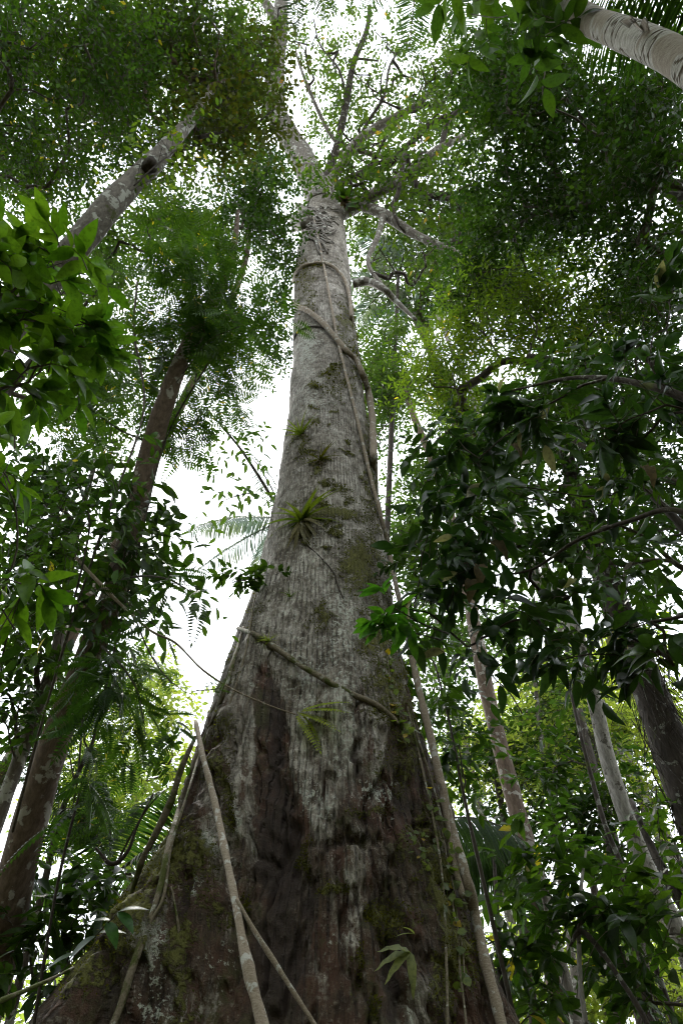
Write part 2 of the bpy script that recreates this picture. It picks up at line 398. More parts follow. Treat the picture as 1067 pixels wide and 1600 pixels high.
def giantmat():
    m, n, o = newmat('bark_giant')
    at = nd(n, 'ShaderNodeAttribute', attribute_name='mask'); sp = nd(n, 'ShaderNodeSeparateColor')
    n.links.new(at.outputs['Color'], sp.inputs[0])
    brown, mossm, lich = sp.outputs[0], sp.outputs[1], sp.outputs[2]; darkm = at.outputs['Alpha']
    tc = nd(n, 'ShaderNodeTexCoord'); ob = tc.outputs['Object']; uv = tc.outputs['UV']
    mp = nd(n, 'ShaderNodeMapping'); mp.inputs['Scale'].default_value = (1, 1, .16); n.links.new(ob, mp.inputs[0])
    fine = noise(n, mp.outputs[0], 34, 5, .7)
    blot = noise(n, ob, 5.5, 6, .72); blot2 = noise(n, ob, 22, 5, .7)
    # vertical rows of pores
    wn = noise(n, ob, 1.6, 3, .5)
    suv = nd(n, 'ShaderNodeSeparateXYZ'); n.links.new(uv, suv.inputs[0])
    uu = mth(n, 'ADD', suv.outputs[0], mth(n, 'MULTIPLY', mth(n, 'SUBTRACT', wn, .5), .8))
    fr = mth(n, 'ABSOLUTE', mth(n, 'SUBTRACT', mth(n, 'FRACT', uu), .5))
    line = ramp(n, fr, .02, .15, 1., 0.)
    cu = nd(n, 'ShaderNodeCombineXYZ'); n.links.new(mth(n, 'MULTIPLY', mth(n, 'FLOOR', uu), 3.7), cu.inputs[0])
    n.links.new(mth(n, 'MULTIPLY', suv.outputs[1], 9.), cu.inputs[1])
    dash = ramp(n, noise(n, cu.outputs[0], 1.6, 2, .6), .36, .56)
    line = mth(n, 'MULTIPLY', line, mth(n, 'ADD', .25, mth(n, 'MULTIPLY', dash, .75)))
    line = mth(n, 'MULTIPLY', line, ramp(n, noise(n, ob, 1.15, 4, .6), .38, .58, .25, 1.))
    c = mixc(n, ramp(n, fine, .3, .72), (.20, .18, .15), (.62, .58, .51))
    c = mixc(n, ramp(n, blot, .34, .6), mixc(n, 1.0, c, (.40, .37, .33), 'MULTIPLY'), c)
    mp3 = nd(n, 'ShaderNodeMapping'); mp3.inputs['Scale'].default_value = (1, 1, .35); n.links.new(ob, mp3.inputs[0])
    st = noise(n, mp3.outputs[0], 2.1, 4, .65); c = mixc(n, ramp(n, st, .42, .6, .65, 0.), c, mixc(n, 1.0, c, (.42, .38, .33), 'MULTIPLY'))
    c = mixc(n, mth(n, 'MULTIPLY', line, .68), c, (.055, .045, .034))
    # pale crust lichens, everywhere in small flecks, more where the mask says so
    lm = ramp(n, mth(n, 'ADD', blot2, mth(n, 'MULTIPLY', lich, .30)), .62, .70)
    lc = mixc(n, blot, (.36, .37, .32), (.56, .58, .50))
    c = mixc(n, mth(n, 'MULTIPLY', lm, .85), c, lc)
    bc = mixc(n, ramp(n, fine, .3, .75), (.022, .014, .009), (.10, .066, .042))  # brown bark, its colour darkened to include shade from the understory
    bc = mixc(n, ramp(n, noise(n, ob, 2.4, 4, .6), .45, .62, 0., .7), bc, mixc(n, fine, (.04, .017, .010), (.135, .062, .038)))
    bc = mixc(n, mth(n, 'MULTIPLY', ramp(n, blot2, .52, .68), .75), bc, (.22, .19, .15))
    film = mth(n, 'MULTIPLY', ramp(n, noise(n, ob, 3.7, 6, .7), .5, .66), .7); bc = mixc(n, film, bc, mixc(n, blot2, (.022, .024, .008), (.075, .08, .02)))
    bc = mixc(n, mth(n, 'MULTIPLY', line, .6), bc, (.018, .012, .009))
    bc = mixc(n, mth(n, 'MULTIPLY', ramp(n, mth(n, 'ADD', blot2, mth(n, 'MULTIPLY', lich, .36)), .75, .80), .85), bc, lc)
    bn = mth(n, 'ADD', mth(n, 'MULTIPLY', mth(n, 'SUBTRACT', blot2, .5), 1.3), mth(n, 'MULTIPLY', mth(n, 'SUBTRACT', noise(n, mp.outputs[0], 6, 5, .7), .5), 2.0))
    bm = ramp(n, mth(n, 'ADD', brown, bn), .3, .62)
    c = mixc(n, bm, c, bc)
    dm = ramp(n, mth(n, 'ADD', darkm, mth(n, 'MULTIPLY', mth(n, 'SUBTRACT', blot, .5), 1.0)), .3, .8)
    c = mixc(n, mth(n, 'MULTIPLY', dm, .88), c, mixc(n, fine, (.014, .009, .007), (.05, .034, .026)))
    mm = ramp(n, mth(n, 'ADD', mossm, mth(n, 'MULTIPLY', mth(n, 'SUBTRACT', blot2, .5), 2.3)), .42, .72)
    mcol = mixc(n, blot, (.05, .045, .012), (.15, .15, .03))
    c = mixc(n, mm, c, mcol)
    p = nd(n, 'ShaderNodeBsdfPrincipled'); n.links.new(c, p.inputs['Base Color'])
    p.inputs['Roughness'].default_value = .8; p.inputs['Specular IOR Level'].default_value = .3
    h = mth(n, 'ADD', mth(n, 'MULTIPLY', fine, .5), mth(n, 'ADD', mth(n, 'MULTIPLY', blot2, .5), mth(n, 'MULTIPLY', noise(n, ob, 70, 4, .7), .35)))
    h = mth(n, 'SUBTRACT', h, mth(n, 'MULTIPLY', line, .8)); h = mth(n, 'ADD', h, mth(n, 'MULTIPLY', mm, .5))
    bp = nd(n, 'ShaderNodeBump'); bp.inputs['Strength'].default_value = 1.0; bp.inputs['Distance'].default_value = .05
    n.links.new(h, bp.inputs['Height']); n.links.new(bp.outputs[0], p.inputs['Normal'])
    n.links.new(p.outputs[0], o.inputs[0]); return m
B_GIANT = giantmat()

# ------------------------------------------------------------------ ground
def ground():
    m, n, o = newmat('forest_floor'); tc = nd(n, 'ShaderNodeTexCoord')
    a = noise(n, tc.outputs['Object'], 3, 8, .7); c = mixc(n, ramp(n, a, .35, .65), (.035, .024, .015), (.10, .075, .045))
    b = noise(n, tc.outputs['Object'], .6, 4, .6); c = mixc(n, ramp(n, b, .5, .62), c, (.03, .06, .015))
    p = nd(n, 'ShaderNodeBsdfPrincipled'); n.links.new(c, p.inputs['Base Color']); p.inputs['Roughness'].default_value = .95
    bp = nd(n, 'ShaderNodeBump'); bp.inputs['Strength'].default_value = .8; bp.inputs['Distance'].default_value = .06
    n.links.new(a, bp.inputs['Height']); n.links.new(bp.outputs[0], p.inputs['Normal']); n.links.new(p.outputs[0], o.inputs[0])
    x = np.concatenate([-np.geomspace(500, 12, 14), np.linspace(-10, 22, 90), np.geomspace(25, 500, 14)]); y = x
    X, Y = np.meshgrid(x-5, y-4); far = np.hypot(X, Y-7)
    Z = (fbm(np.stack([X*.35, Y*.35, X*0], -1), 3)-.5)*.5*sstep(2, 9, far)-.02
    V = np.stack([X, Y, Z], -1).reshape(-1, 3); k = len(x)
    i = np.arange(k-1)[:, None]*k+np.arange(k-1)[None]
    mb = MB(); mb.add(V, np.stack([i, i+1, i+k+1, i+k], -1).reshape(-1, 4))
    g = mb.build('ground', m); g['kind'] = 'structure'
ground()

# ------------------------------------------------------------------ the giant tree
D0 = 7.0
AX = PY(512, 700, D0)[0]
PROF = [(300, 489, 529), (330, 478, 533), (400, 463, 544), (480, 460, 551), (560, 458, 560), (640, 452, 572), (700, 443, 580),
        (770, 433, 588), (830, 419, 598), (900, 402, 606), (960, 380, 612), (1000, 364, 618), (1060, 342, 632), (1130, 316, 655),
        (1200, 290, 677), (1280, 258, 702), (1340, 220, 712), (1400, 176, 727), (1480, 112, 748), (1560, 54, 772), (1600, 26, 785)]
zz, xl, xr = [], [], []
for py, l, r in PROF:
    a, b = PY(l, py, D0), PY(r, py, D0); zz.append((a[2]+b[2])/2); xl.append(AX-a[0]); xr.append(b[0]-AX)
zz += [1.6, 0.0, -0.6]; xl += [xl[-1]+1.7, xl[-1]+3.6, xl[-1]+4.2]; xr += [xr[-1]+.7, xr[-1]+1.7, xr[-1]+2.0]
o_ = np.argsort(zz); zz = np.array(zz)[o_]; xl = np.array(xl)[o_]; xr = np.array(xr)[o_]
ZTOP = zz[-1]
FINS = [  # angle deg (270 faces the camera), which extent, gain, sharpness
    (174, 'L', 1.0, .17), (222, 'L', .62, .15), (258, 'C', .10, .22), (288, 'C', .22, .2), (318, 'R', .55, .15), (352, 'R', 1.0, .17),
    (40, 'R', .9, .16), (88, 'L', .5, .16), (132, 'L', .6, .15)]
def core(z):
    eL = np.interp(z, zz, xl); eR = np.interp(z, zz, xr)
    rc = np.minimum(np.minimum(eL, eR), np.interp(z, [0, 2, 3.5, 5, 7, 9, 12, 40], [1.75, 1.5, 1.28, 1.12, 1.0, .95, .9, .9]))
    return eL, eR, rc
def rsurf(th, z):
    eL, eR, rc = core(z)
    xL, xR = np.maximum(eL-rc, 0), np.maximum(eR-rc, 0); C = np.maximum(0, 1.6*sstep(6.5, 1.0, z))
    r = rc.copy() if isinstance(rc, np.ndarray) else rc
    for deg, k, g, s in FINS:
        wob = .10*np.sin(z*1.3+deg)*sstep(7, 2, z)
        d = (th-R_(deg)-wob+np.pi) % (2*np.pi)-np.pi
        e = {'L': xL, 'R': xR, 'C': C}[k]*g
        sg = s*1.35+.25*np.exp(-e*1.6)
        r = r+e*(1+(d/sg)**2)**-1.6
    # the upper stem is not symmetric: left and right edges differ slightly
    return r
def surf_hit(px, py, off=0.0, tmax=45):
    d = ray(px, py); t = np.linspace(2.5, tmax, 9000); P = CAM+d*t[:, None]
    rr = np.hypot(P[:, 0]-AX, P[:, 1]-D0); th = np.arctan2(P[:, 1]-D0, P[:, 0]-AX)
    ok = np.where(rr < rsurf(th, P[:, 2])+off)[0]
    return P[ok[0]] if len(ok) else None
def on_trunk(pts, off, Yout=None):
    """photo pixels -> points lying on the bark, off metres proud; None where the ray misses -> plane Y=D0-.2"""
    out = []
    for p in pts:
        h = surf_hit(p[0], p[1], off) if len(p) < 3 else None
        if h is None: h = PY(p[0], p[1], p[2] if len(p) > 2 else D0)
        out.append(h)
    return np.array(out)

MOSS = [(672, 1300, 8, 120, .7), (706, 1500, 10, 120, .9), (728, 1480, 8, 90, .8), (560, 1500, 14, 60, .5), (200, 1480, 50, 40, .7), (150, 1440, 40, 30, .6), (590, 1560, 20, 40, .5), (600, 930, 14, 60, .6), (470, 1330, 26, 20, .5), (640, 1320, 20, 30, .6), (600, 1180, 20, 60, .45), (350, 1270, 16, 60, .6), (245, 1470, 16, 50, .6), (380, 1490, 8, 60, .4), (580, 1270, 60, 8, .6),(560, 880, 36, 46, .95), (520, 803, 60, 15, 1), (500, 958, 18, 26, .7), (500, 725, 13, 20, .9), (470, 690, 14, 26, .8), (582, 840, 14, 30, .6),
        (585, 990, 30, 60, .8), (605, 1080, 40, 60, .75), (640, 1170, 26, 90, .65), (690, 1400, 14, 200, .95), (615, 1430, 36, 50, .75), (590, 1420, 30, 20, .8),
        (240, 1330, 55, 60, 1.0), (205, 1420, 60, 60, .9), (120, 1520, 70, 40, .8), (345, 1205, 26, 60, .75), (345, 1130, 30, 30, .6), (300, 1330, 36, 50, .8), (290, 1500, 20, 130, .8),
        (330, 1420, 20, 60, .6), (525, 600, 24, 45, .55), (480, 445, 14, 60, .6), (540, 505, 14, 45, .8), (578, 720, 9, 120, .8), (500, 412, 40, 10, .6), (560, 560, 10, 60, .7),
        (540, 770, 16, 12, .7), (520, 1380, 40, 14, .7), (480, 1330, 12, 50, .5), (705, 1540, 30, 60, .5), (375, 1400, 10, 120, .4), (400, 960, 10, 80, .5), (360, 1040, 14, 50, .6), (750, 1480, 12, 100, .6)]
rg0 = np.random.default_rng(11)
for _ in range(30):
    y = rg0.uniform(560, 860); MOSS.append((rg0.normal(512, 22), y, rg0.uniform(6, 13)*y/750, rg0.uniform(2.5, 5), .95))
LICH = [(255, 1490, 50, 90, .75), (245, 1580, 50, 50, .75), (300, 1390, 36, 60, .75), (340, 1500, 30, 60, .5), (320, 1320, 22, 26, .9), (520, 1100, 90, 160, .45), (600, 1240, 50, 60, .7), (490, 1250, 40, 50, .6), (550, 960, 60, 90, .5),
        (500, 620, 40, 60, .4), (480, 540, 20, 40, .6), (400, 1100, 40, 80, .3), (560, 1360, 40, 60, .35), (500, 840, 60, 60, .3), (650, 1560, 20, 60, .5), (530, 1470, 40, 60, .35), (355, 1280, 25, 50, .6), (370, 1350, 25, 60, .4)]
DARK = [(425, 1180, 16, 130, .9), (430, 1330, 45, 130, 1), (430, 1500, 65, 110, .95), (480, 1420, 22, 120, .7), (560, 1180, 8, 60, .7), (575, 1270, 10, 26, .7), (625, 1470, 22, 90, .95), (590, 1400, 26, 30, .6),  # dark bark streaks; shade of the folds and hollows is painted in too
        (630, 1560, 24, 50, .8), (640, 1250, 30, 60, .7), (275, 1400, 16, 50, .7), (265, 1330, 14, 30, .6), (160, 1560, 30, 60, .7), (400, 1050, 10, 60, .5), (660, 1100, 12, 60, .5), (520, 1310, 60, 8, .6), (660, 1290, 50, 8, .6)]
GREYB = [(545, 1400, 50, 110, .55), (500, 1500, 22, 90, .5), (330, 1300, 36, 110, .55), (645, 1560, 22, 50, .8), (250, 1500, 50, 90, .55), (560, 1330, 70, 30, .4), (300, 1560, 60, 50, .45), (360, 1460, 14, 60, .5), (690, 1300, 14, 60, .3)]
def blobmask(px, py, L, nz):
    m = np.zeros_like(px)
    for a, b, rx, ry, s in L:
        q = ((px-a)/rx)**2+((py-b)/ry)**2
        m = np.maximum(m, s*np.exp(-q*.8))
    return m
def masks(P):
    px, py = proj(P); front = np.nan_to_num(((P[..., 1]-D0) < .35).astype(float)); px = np.nan_to_num(px, nan=-9e3); py = np.nan_to_num(py, nan=9e3)
    n1 = fbm(P*1.7, 4); n2 = fbm(P*6, 7)
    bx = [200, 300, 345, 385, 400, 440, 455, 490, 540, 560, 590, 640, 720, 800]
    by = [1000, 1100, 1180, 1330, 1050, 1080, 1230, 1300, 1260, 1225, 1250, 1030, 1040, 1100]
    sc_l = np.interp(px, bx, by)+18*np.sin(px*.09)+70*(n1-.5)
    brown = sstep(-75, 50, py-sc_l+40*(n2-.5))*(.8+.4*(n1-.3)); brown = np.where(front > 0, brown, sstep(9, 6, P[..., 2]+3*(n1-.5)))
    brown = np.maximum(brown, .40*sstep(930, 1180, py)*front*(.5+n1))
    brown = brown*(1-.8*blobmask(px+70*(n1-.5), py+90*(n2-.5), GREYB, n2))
    jx, jy = px+60*(n2-.5), py+60*(n1-.5)
    moss = blobmask(jx, jy, MOSS, n2)*front + (1-front)*sstep(.5, .7, n1)*.8
    lich = blobmask(jx, jy, LICH, n2)*front + (1-front)*sstep(.5, .7, n2)*.5
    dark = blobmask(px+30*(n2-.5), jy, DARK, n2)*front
    return brown, moss, lich, dark
def disp(P, th, z, br):
    base = sstep(9, 4, z)
    ribs = -np.cos(th*108+2.6*np.sin(z*.3))
    d = .0018*ribs*(.3+1.4*fbm(P*np.array([1.5, 1.5, .7]), 77, 3))
    d = d+(fbm(P*np.array([2.2, 2.2, .8]), 21)-.5)*(.10+.16*base)+(fbm(P*np.array([8, 8, 2.6]), 31)-.5)*(.03+.07*base)
    d = d+(fbm(P*np.array([26, 26, 11]), 41, 3)-.5)*.028
    q = th-R_(222); wr = sstep(.75, .35, np.abs(q))*base                       # slanting wrinkles on the left buttress
    rid = 1-np.abs(2*fbm(np.stack([P[..., 0]*3+P[..., 2]*1.6, P[..., 1]*3, P[..., 2]*2.2], -1), 51, 4)-1)
    d = d+(rid-.75)*(.05*base+.14*wr)
    crk = 1-np.abs(2*fbm(P*np.array([5, 5, 1.3]), 61, 4)-1); d = d-.06*base*sstep(.86, .97, crk)
    return d-.035*br*sstep(9, 6, z)
NT, NZ = 1100, 640
th = np.linspace(0, 2*np.pi, NT, endpoint=False)
tz = np.concatenate([np.linspace(-.4, 2.8, 40, endpoint=False), np.linspace(2.8, 12, 380, endpoint=False), np.linspace(12, ZTOP, NZ-420)])
TH, Z = np.meshgrid(th, tz); Rr = rsurf(TH, Z)
P0 = np.stack([AX+Rr*np.cos(TH), D0+Rr*np.sin(TH), Z], -1)
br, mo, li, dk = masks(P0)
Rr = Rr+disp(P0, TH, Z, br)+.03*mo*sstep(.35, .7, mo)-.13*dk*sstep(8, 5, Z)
P1 = np.stack([AX+Rr*np.cos(TH), D0+Rr*np.sin(TH), Z], -1)
giant = thing('giant_buttressed_tree', 'huge grey trunk with buttress roots rising up the middle to a high thin crown', 'tree', (AX, D0, 0))
mb = MB(); i = np.arange(NZ-1)[:, None]*NT; j = np.arange(NT)[None]; k = (j+1) % NT
mb.add(P1.reshape(-1, 3), np.stack([i+j, i+k, i+NT+k, i+NT+j], -1).reshape(-1, 4))
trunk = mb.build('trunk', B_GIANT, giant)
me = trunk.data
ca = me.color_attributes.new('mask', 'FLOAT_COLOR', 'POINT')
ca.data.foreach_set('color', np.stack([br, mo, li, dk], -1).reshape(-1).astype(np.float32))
uvl = me.uv_layers.new(name='UVMap')
vi = np.empty(len(me.loops), np.int32); me.loops.foreach_get('vertex_index', vi)
uu = (TH*108/(2*np.pi)+.414*np.sin(Z*.3)).ravel()[vi]; vv = Z.ravel()[vi]
jj = (vi % NT); uu = uu.reshape(-1, 4); wrap = (jj.reshape(-1, 4).max(1)-jj.reshape(-1, 4).min(1)) > NT/2
uu[wrap] = np.where(uu[wrap] < 54, uu[wrap]+108, uu[wrap])
uvl.data.foreach_set('uv', np.stack([uu.ravel(), vv], -1).ravel().astype(np.float32))

# broken top of the stem
mb = MB(); c = np.array([AX, D0, ZTOP]); rtop = float(rsurf(np.array([0.]), np.array([ZTOP]))[0])
pts = [c+[0, 0, -.6], c+[.02, .0, .2], c+[.05, 0, 1.0], c+[.08, -.05, 1.7]]
tube(mb, crom(np.hstack([pts, [[rtop*1.02], [rtop*.98], [rtop*.8], [rtop*.62]]]), 5)[:, :3], crom(np.hstack([pts, [[rtop*1.02], [rtop*.98], [rtop*.8], [rtop*.62]]]), 5)[:, 3], 22, .25, True, 3)
mb.build('broken_stub', B_GREY, giant)
rg = np.random.default_rng(5)
def R_at(py):       # slant range of the giant's axis at photo row py
    p = PY(505, py, D0); return np.linalg.norm(p-CAM)
R300 = R_at(300)
def limb(pts, mat=B_GREY, seg=14, parent=None, rough=.12):
    P = np.array([list(PR(a, b, R))+[r] for a, b, R, r in pts]); C_ = crom(P, 8); m_ = MB()
    tube(m_, C_[:, :3], C_[:, 3], seg, rough, True, 9, nscale=1.2); m_.build('limb', mat, parent if parent else giant); return C_
LB = {}
LB['a'] = limb([(503, 325, R300-3, .55), (492, 290, R300, .56), (470, 245, R300+3, .56), (448, 208, R300+5, .52), (431, 170, R300+7, .50), (430, 110, R300+10, .48), (436, 55, R300+13, .42), (440, 0, R300+16, .36), (440, -60, R300+20, .25)])
LB['a2'] = limb([(437, 50, R300+13, .3), (422, 15, R300+14, .25), (395, -20, R300+16, .18)])
LB['a3'] = limb([(431, 175, R300+7, .25), (415, 150, R300+8, .2), (380, 130, R300+9, .14), (340, 110, R300+10, .1)])
LB['b'] = limb([(500, 300, R300, .26), (515, 262, R300+2, .2), (527, 225, R300+3, .17), (541, 160, R300+5, .16), (552, 100, R300+7, .14), (572, 50, R300+9, .12), (578, 10, R300+11, .09)], B_DARK)
LB['b2'] = limb([(546, 95, R300+7, .09), (560, 92, R300+8, .07), (590, 95, R300+9, .05)], B_DARK)
LB['b3'] = limb([(527, 225, R300+3, .1), (505, 190, R300+4, .09), (475, 120, R300+6, .07), (462, 80, R300+8, .05)])
LB['c'] = limb([(507, 305, R300, .26), (530, 262, R300+1, .22), (560, 220, R300+2, .2), (600, 192, R300+3, .18), (640, 170, R300+4, .14), (690, 130, R300+6, .11), (730, 80, R300+8, .09)])
LB['d'] = limb([(512, 305, R300, .22), (545, 280, R300+.5, .17), (600, 262, R300+1, .15), (635, 230, R300+1, .13), (680, 190, R300+1.5, .11), (740, 165, R300+2, .08)], B_DARK)
LB['d2'] = limb([(527, 240, R300+2, .12), (560, 236, R300+2, .12), (605, 246, R300+2, .1), (650, 235, R300+2, .06)])
LB['d3'] = limb([(545, 280, R300+.5, .1), (575, 262, R300+1, .1), (600, 220, R300+1, .07), (625, 180, R300+2, .05)], B_DARK)
LB['d4'] = limb([(520, 300, R300, .1), (560, 272, R300+.5, .11), (605, 250, R300+1, .08), (660, 245, R300+1, .06)], B_DARK)
LB['e'] = limb([(505, 345, R300-5, 0.324), (535, 330, R300-4, 0.302), (565, 315, R300-4, 0.274), (600, 295, R300-4, 0.216), (640, 268, R300-3, 0.187), (690, 230, R300-2, 0.144), (750, 190, R300, 0.101), (775, 90, R300+4, 0.086)])
LB['e2'] = limb([(560, 318, R300-4, 0.216), (600, 335, R300-5, 0.187), (640, 362, R300-6, 0.158), (690, 385, R300-7, 0.115), (740, 400, R300-8, 0.072)])
LB['f'] = limb([(640, 268, R300-3, .1), (633, 240, R300-3, .09), (622, 300, R300-5, .08), (614, 320, R300-5.5, .07), (622, 350, R300-6, .05), (640, 370, R300-6, .04)], B_DARK, 8)
LB['g'] = limb([(560, 220, R300+2, .1), (575, 190, R300+3, .08), (600, 150, R300+4, .06), (610, 100, R300+6, .05), (640, 60, R300+8, .03)], B_DARK)
LB['h'] = limb([(690, 230, R300-2, .12), (700, 190, R300-1, .09), (735, 150, R300, .07), (745, 110, R300+2, .05)], B_DARK)
LB['i'] = limb([(640, 268, R300-3, .13), (660, 300, R300-4, .1), (700, 310, R300-5, .08), (730, 290, R300-5, .05), (770, 300, R300-5, .03)], B_DARK)
LB['j'] = limb([(600, 335, R300-5, .12), (590, 370, R300-7, .1), (575, 410, R300-9, .07), (600, 450, R300-11, .05)], B_GREY)
LB['k'] = limb([(541, 160, R300+5, .07), (530, 110, R300+6, .05), (500, 70, R300+8, .04), (490, 30, R300+10, .03)], B_DARK)
LB['l'] = limb([(552, 443, R300-11, .13), (575, 440, R300-11, .12), (600, 452, R300-12, .1), (618, 470, R300-12, .08), (650, 500, R300-13, .04)], B_GREY)
# thin crown
crn = blobs(rg, [(450, 60, 70, 110, R300+11, 3, 6), (500, 130, 60, 90, R300+8, 3, 4), (560, 60, 60, 70, R300+9, 3, 2), (640, 110, 80, 90, R300+9, 3, 9), (600, 220, 60, 60, R300+7, 2, 5),
                 (720, 150, 80, 110, R300+6, 3, 20), (660, 330, 70, 40, R300-3, 2, 13), (720, 380, 70, 50, R300-5, 2, 12), (640, 260, 60, 40, R300-1, 2, 8), (560, 290, 30, 18, R300-3, 1, 8), (385, 120, 50, 90, R300+9, 2, 9), (540, 200, 30, 60, R300+4, 2, 3)])
tn = np.vstack([v[:, :3] for v in LB.values()]); tr_ = np.concatenate([v[:, 3] for v in LB.values()])
for m_ in limbs(rg, tn, tr_, crn, .034, 0.0, .2, .12): m_.build('limb', B_DARK, giant)
bare = blobs(rg, [(600, 150, 90, 110, R300+5, 3, 40), (690, 210, 80, 80, R300+1, 2, 30), (560, 240, 40, 40, R300+2, 2, 10), (470, 110, 40, 100, R300+8, 3, 14), (640, 400, 60, 60, R300-8, 2, 14)])
for m_ in limbs(rg, tn, tr_, bare, .022, 0.0, .22, .07): m_.build('limb', B_DARK, giant)
mb = MB(); sprays(mb, rg, crn, 1.7, 16, 9, 1.2, .23, TS, .1, .6, .012)
mb.build('crown', [L_HIGH, B_TWIG], giant)

# moss tufts, sampled where the moss mask is strong: one part per patch
Pf = P1.reshape(-1, 3); mf = mo.ravel().copy(); fx, fy = proj(Pf)
Tn = np.stack([np.cos(TH), np.sin(TH), 0*TH], -1).reshape(-1, 3)
vis = (Pf[:, 1] < D0+.4) & (Pf[:, 2] > 3)
for a, b, rx, ry, s in MOSS:
    sel = np.where(vis & (np.abs(fx-a) < rx*1.3) & (np.abs(fy-b) < ry*1.3) & (mf > .38))[0]
    if len(sel) < 8: continue
    n_ = int(min(1500, 20+rx*ry*.3)); ii = rg.choice(sel, n_)
    Pm = Pf[ii]+rg.normal(size=(n_, 3))*.012; Dm = Tn[ii]*.8+rg.normal(size=(n_, 3))*.6+np.array([0, 0, .1])
    mb = MB(); dist = np.linalg.norm(Pm-CAM, axis=1)
    place(mb, TS, Pm, Dm, rg.normal(size=(n_, 3)), rg.uniform(.015, .042, n_)*np.clip(dist/9, .7, 2.0), 0)
    mb.build('moss_patch', L_MOSS, giant)['kind'] = 'stuff'

# ------------------------------------------------------------------ lianas and climbers on the giant
def liana(name, label, cat, P, r, mat, seg=10, group=None, rough=.28, twist=None):
    P = np.asarray(P); Q_ = np.hstack([P, np.broadcast_to(np.asarray(r, float), (len(P),))[:, None]])
    ln = np.linalg.norm(np.diff(P, axis=0), axis=1); md = np.median(ln); E_ = [Q_[0]]
    for i in range(len(ln)):                                   # long spans are cut so the curve cannot overshoot
        k = max(1, int(round(ln[i]/(1.3*md)))) if ln[i] > 1.8*md else 1
        for t in range(1, k+1): E_.append(Q_[i]+(Q_[i+1]-Q_[i])*t/k)
    C_ = crom(np.array(E_), 8)
    C_[:, 3] *= 1+.35*np.maximum(0, fbm(C_[:, :3]*5, 12, 2)-.58)*6*.5
    m_ = MB(); tube(m_, C_[:, :3], C_[:, 3], seg, rough, True, 17, nscale=6)
    o = m_.build(name, mat, org=P[-1] if P[-1][2] < P[0][2] else P[0]); tag(o, label, cat, group); return C_[:, :3]
lp = [(487, 328), (497, 370), (507, 420), (516, 470), (526, 525), (539, 580), (552, 630), (566, 690), (580, 750), (596, 810), (609, 870)]
P = on_trunk(lp, .05)
P = np.vstack([P, PY(622, 930, 6.75), PY(640, 1010, 6.6), PY(655, 1080, 6.5), PY(672, 1150, 6.45), PY(690, 1230, 6.4), PY(710, 1310, 6.3), PY(728, 1370, 6.2)])
P = np.vstack([P, on_trunk([(742, 1430), (757, 1500), (778, 1580), (800, 1680), (820, 1760)], .05)])
rr = .64*np.array([.05]*9+[.055]*3+[.06, .062, .065, .068, .07, .072, .07, .068, .065, .06, .06, .06, .06][:len(P)-12])
liana('hanging_liana', 'long pale straight liana running from the trunk top down its right edge', 'liana', P, rr, B_LIANA)
P = on_trunk([(457, 470), (462, 478), (478, 484), (500, 500), (520, 522), (540, 547), (556, 562), (566, 585), (575, 610), (581, 650), (583, 700), (584, 720)], .09)
P = np.vstack([P, PY(588, 770, 7.6)])
liana('coiling_liana', 'thick grey liana spiralling across the trunk below the ring and down the right side', 'liana', P, [.03]+[.062]*6+[.07]*4+[.06, .04], B_LIANA)
P = on_trunk([(461, 428), (470, 418), (486, 412), (505, 411), (522, 418), (535, 432), (543, 450), (547, 472), (549, 495)], .07)
P = np.vstack([PY(458, 440, 7.5), P, PY(552, 530, 7.6)])
liana('ring_liana', 'grey liana looped like a ring around the upper trunk', 'liana', P, .046, B_LIANA)
P = on_trunk([(459, 532), (464, 520), (478, 512), (494, 510), (505, 512)], .03)
liana('thin_loop_liana', 'thin dark liana arching over the trunk left of the coil', 'liana', P, .022, B_DARK, 6)
# tangle of roots round the neck of the stem
tang = thing('epiphyte_root_tangle', 'tangle of grey aerial roots wrapped around the neck of the stem', 'roots', on_trunk([(495, 360)], 0)[0])
for q in range(22):
    y0 = rg.uniform(325, 372); dy = rg.uniform(-12, 40); n_ = 7; xs = np.linspace(rg.uniform(474, 484), rg.uniform(505, 532), n_)
    pts = [(x, y0+dy*t*t+rg.normal()*3) for x, t in zip(xs, np.linspace(0, 1, n_))]
    Pq = [surf_hit(a, b, .06) for a, b in pts]; Pq = np.array([p for p in Pq if p is not None])
    if len(Pq) < 4: continue
    mb = MB(); C_ = crom(Pq, 4); tube(mb, C_, rg.uniform(.015, .035), 6, .1); mb.build('root', B_GREY, tang)
for a, b, cc, d in ((478, 345, 442, 340), (480, 338, 462, 318), (478, 352, 455, 362), (482, 348, 448, 352)):
    P = np.array([surf_hit(a, b, .05) if surf_hit(a, b, .05) is not None else PY(a, b, D0), PY((a+cc)/2, (b+d)/2-3, D0-.2), PY(cc, d, D0+.1)]); C_ = crom(np.hstack([P, [[.2], [.16], [.05]]]), 5)
    mb = MB(); tube(mb, C_[:, :3], C_[:, 3], 9, .2); mb.build('root', B_GREY, tang)

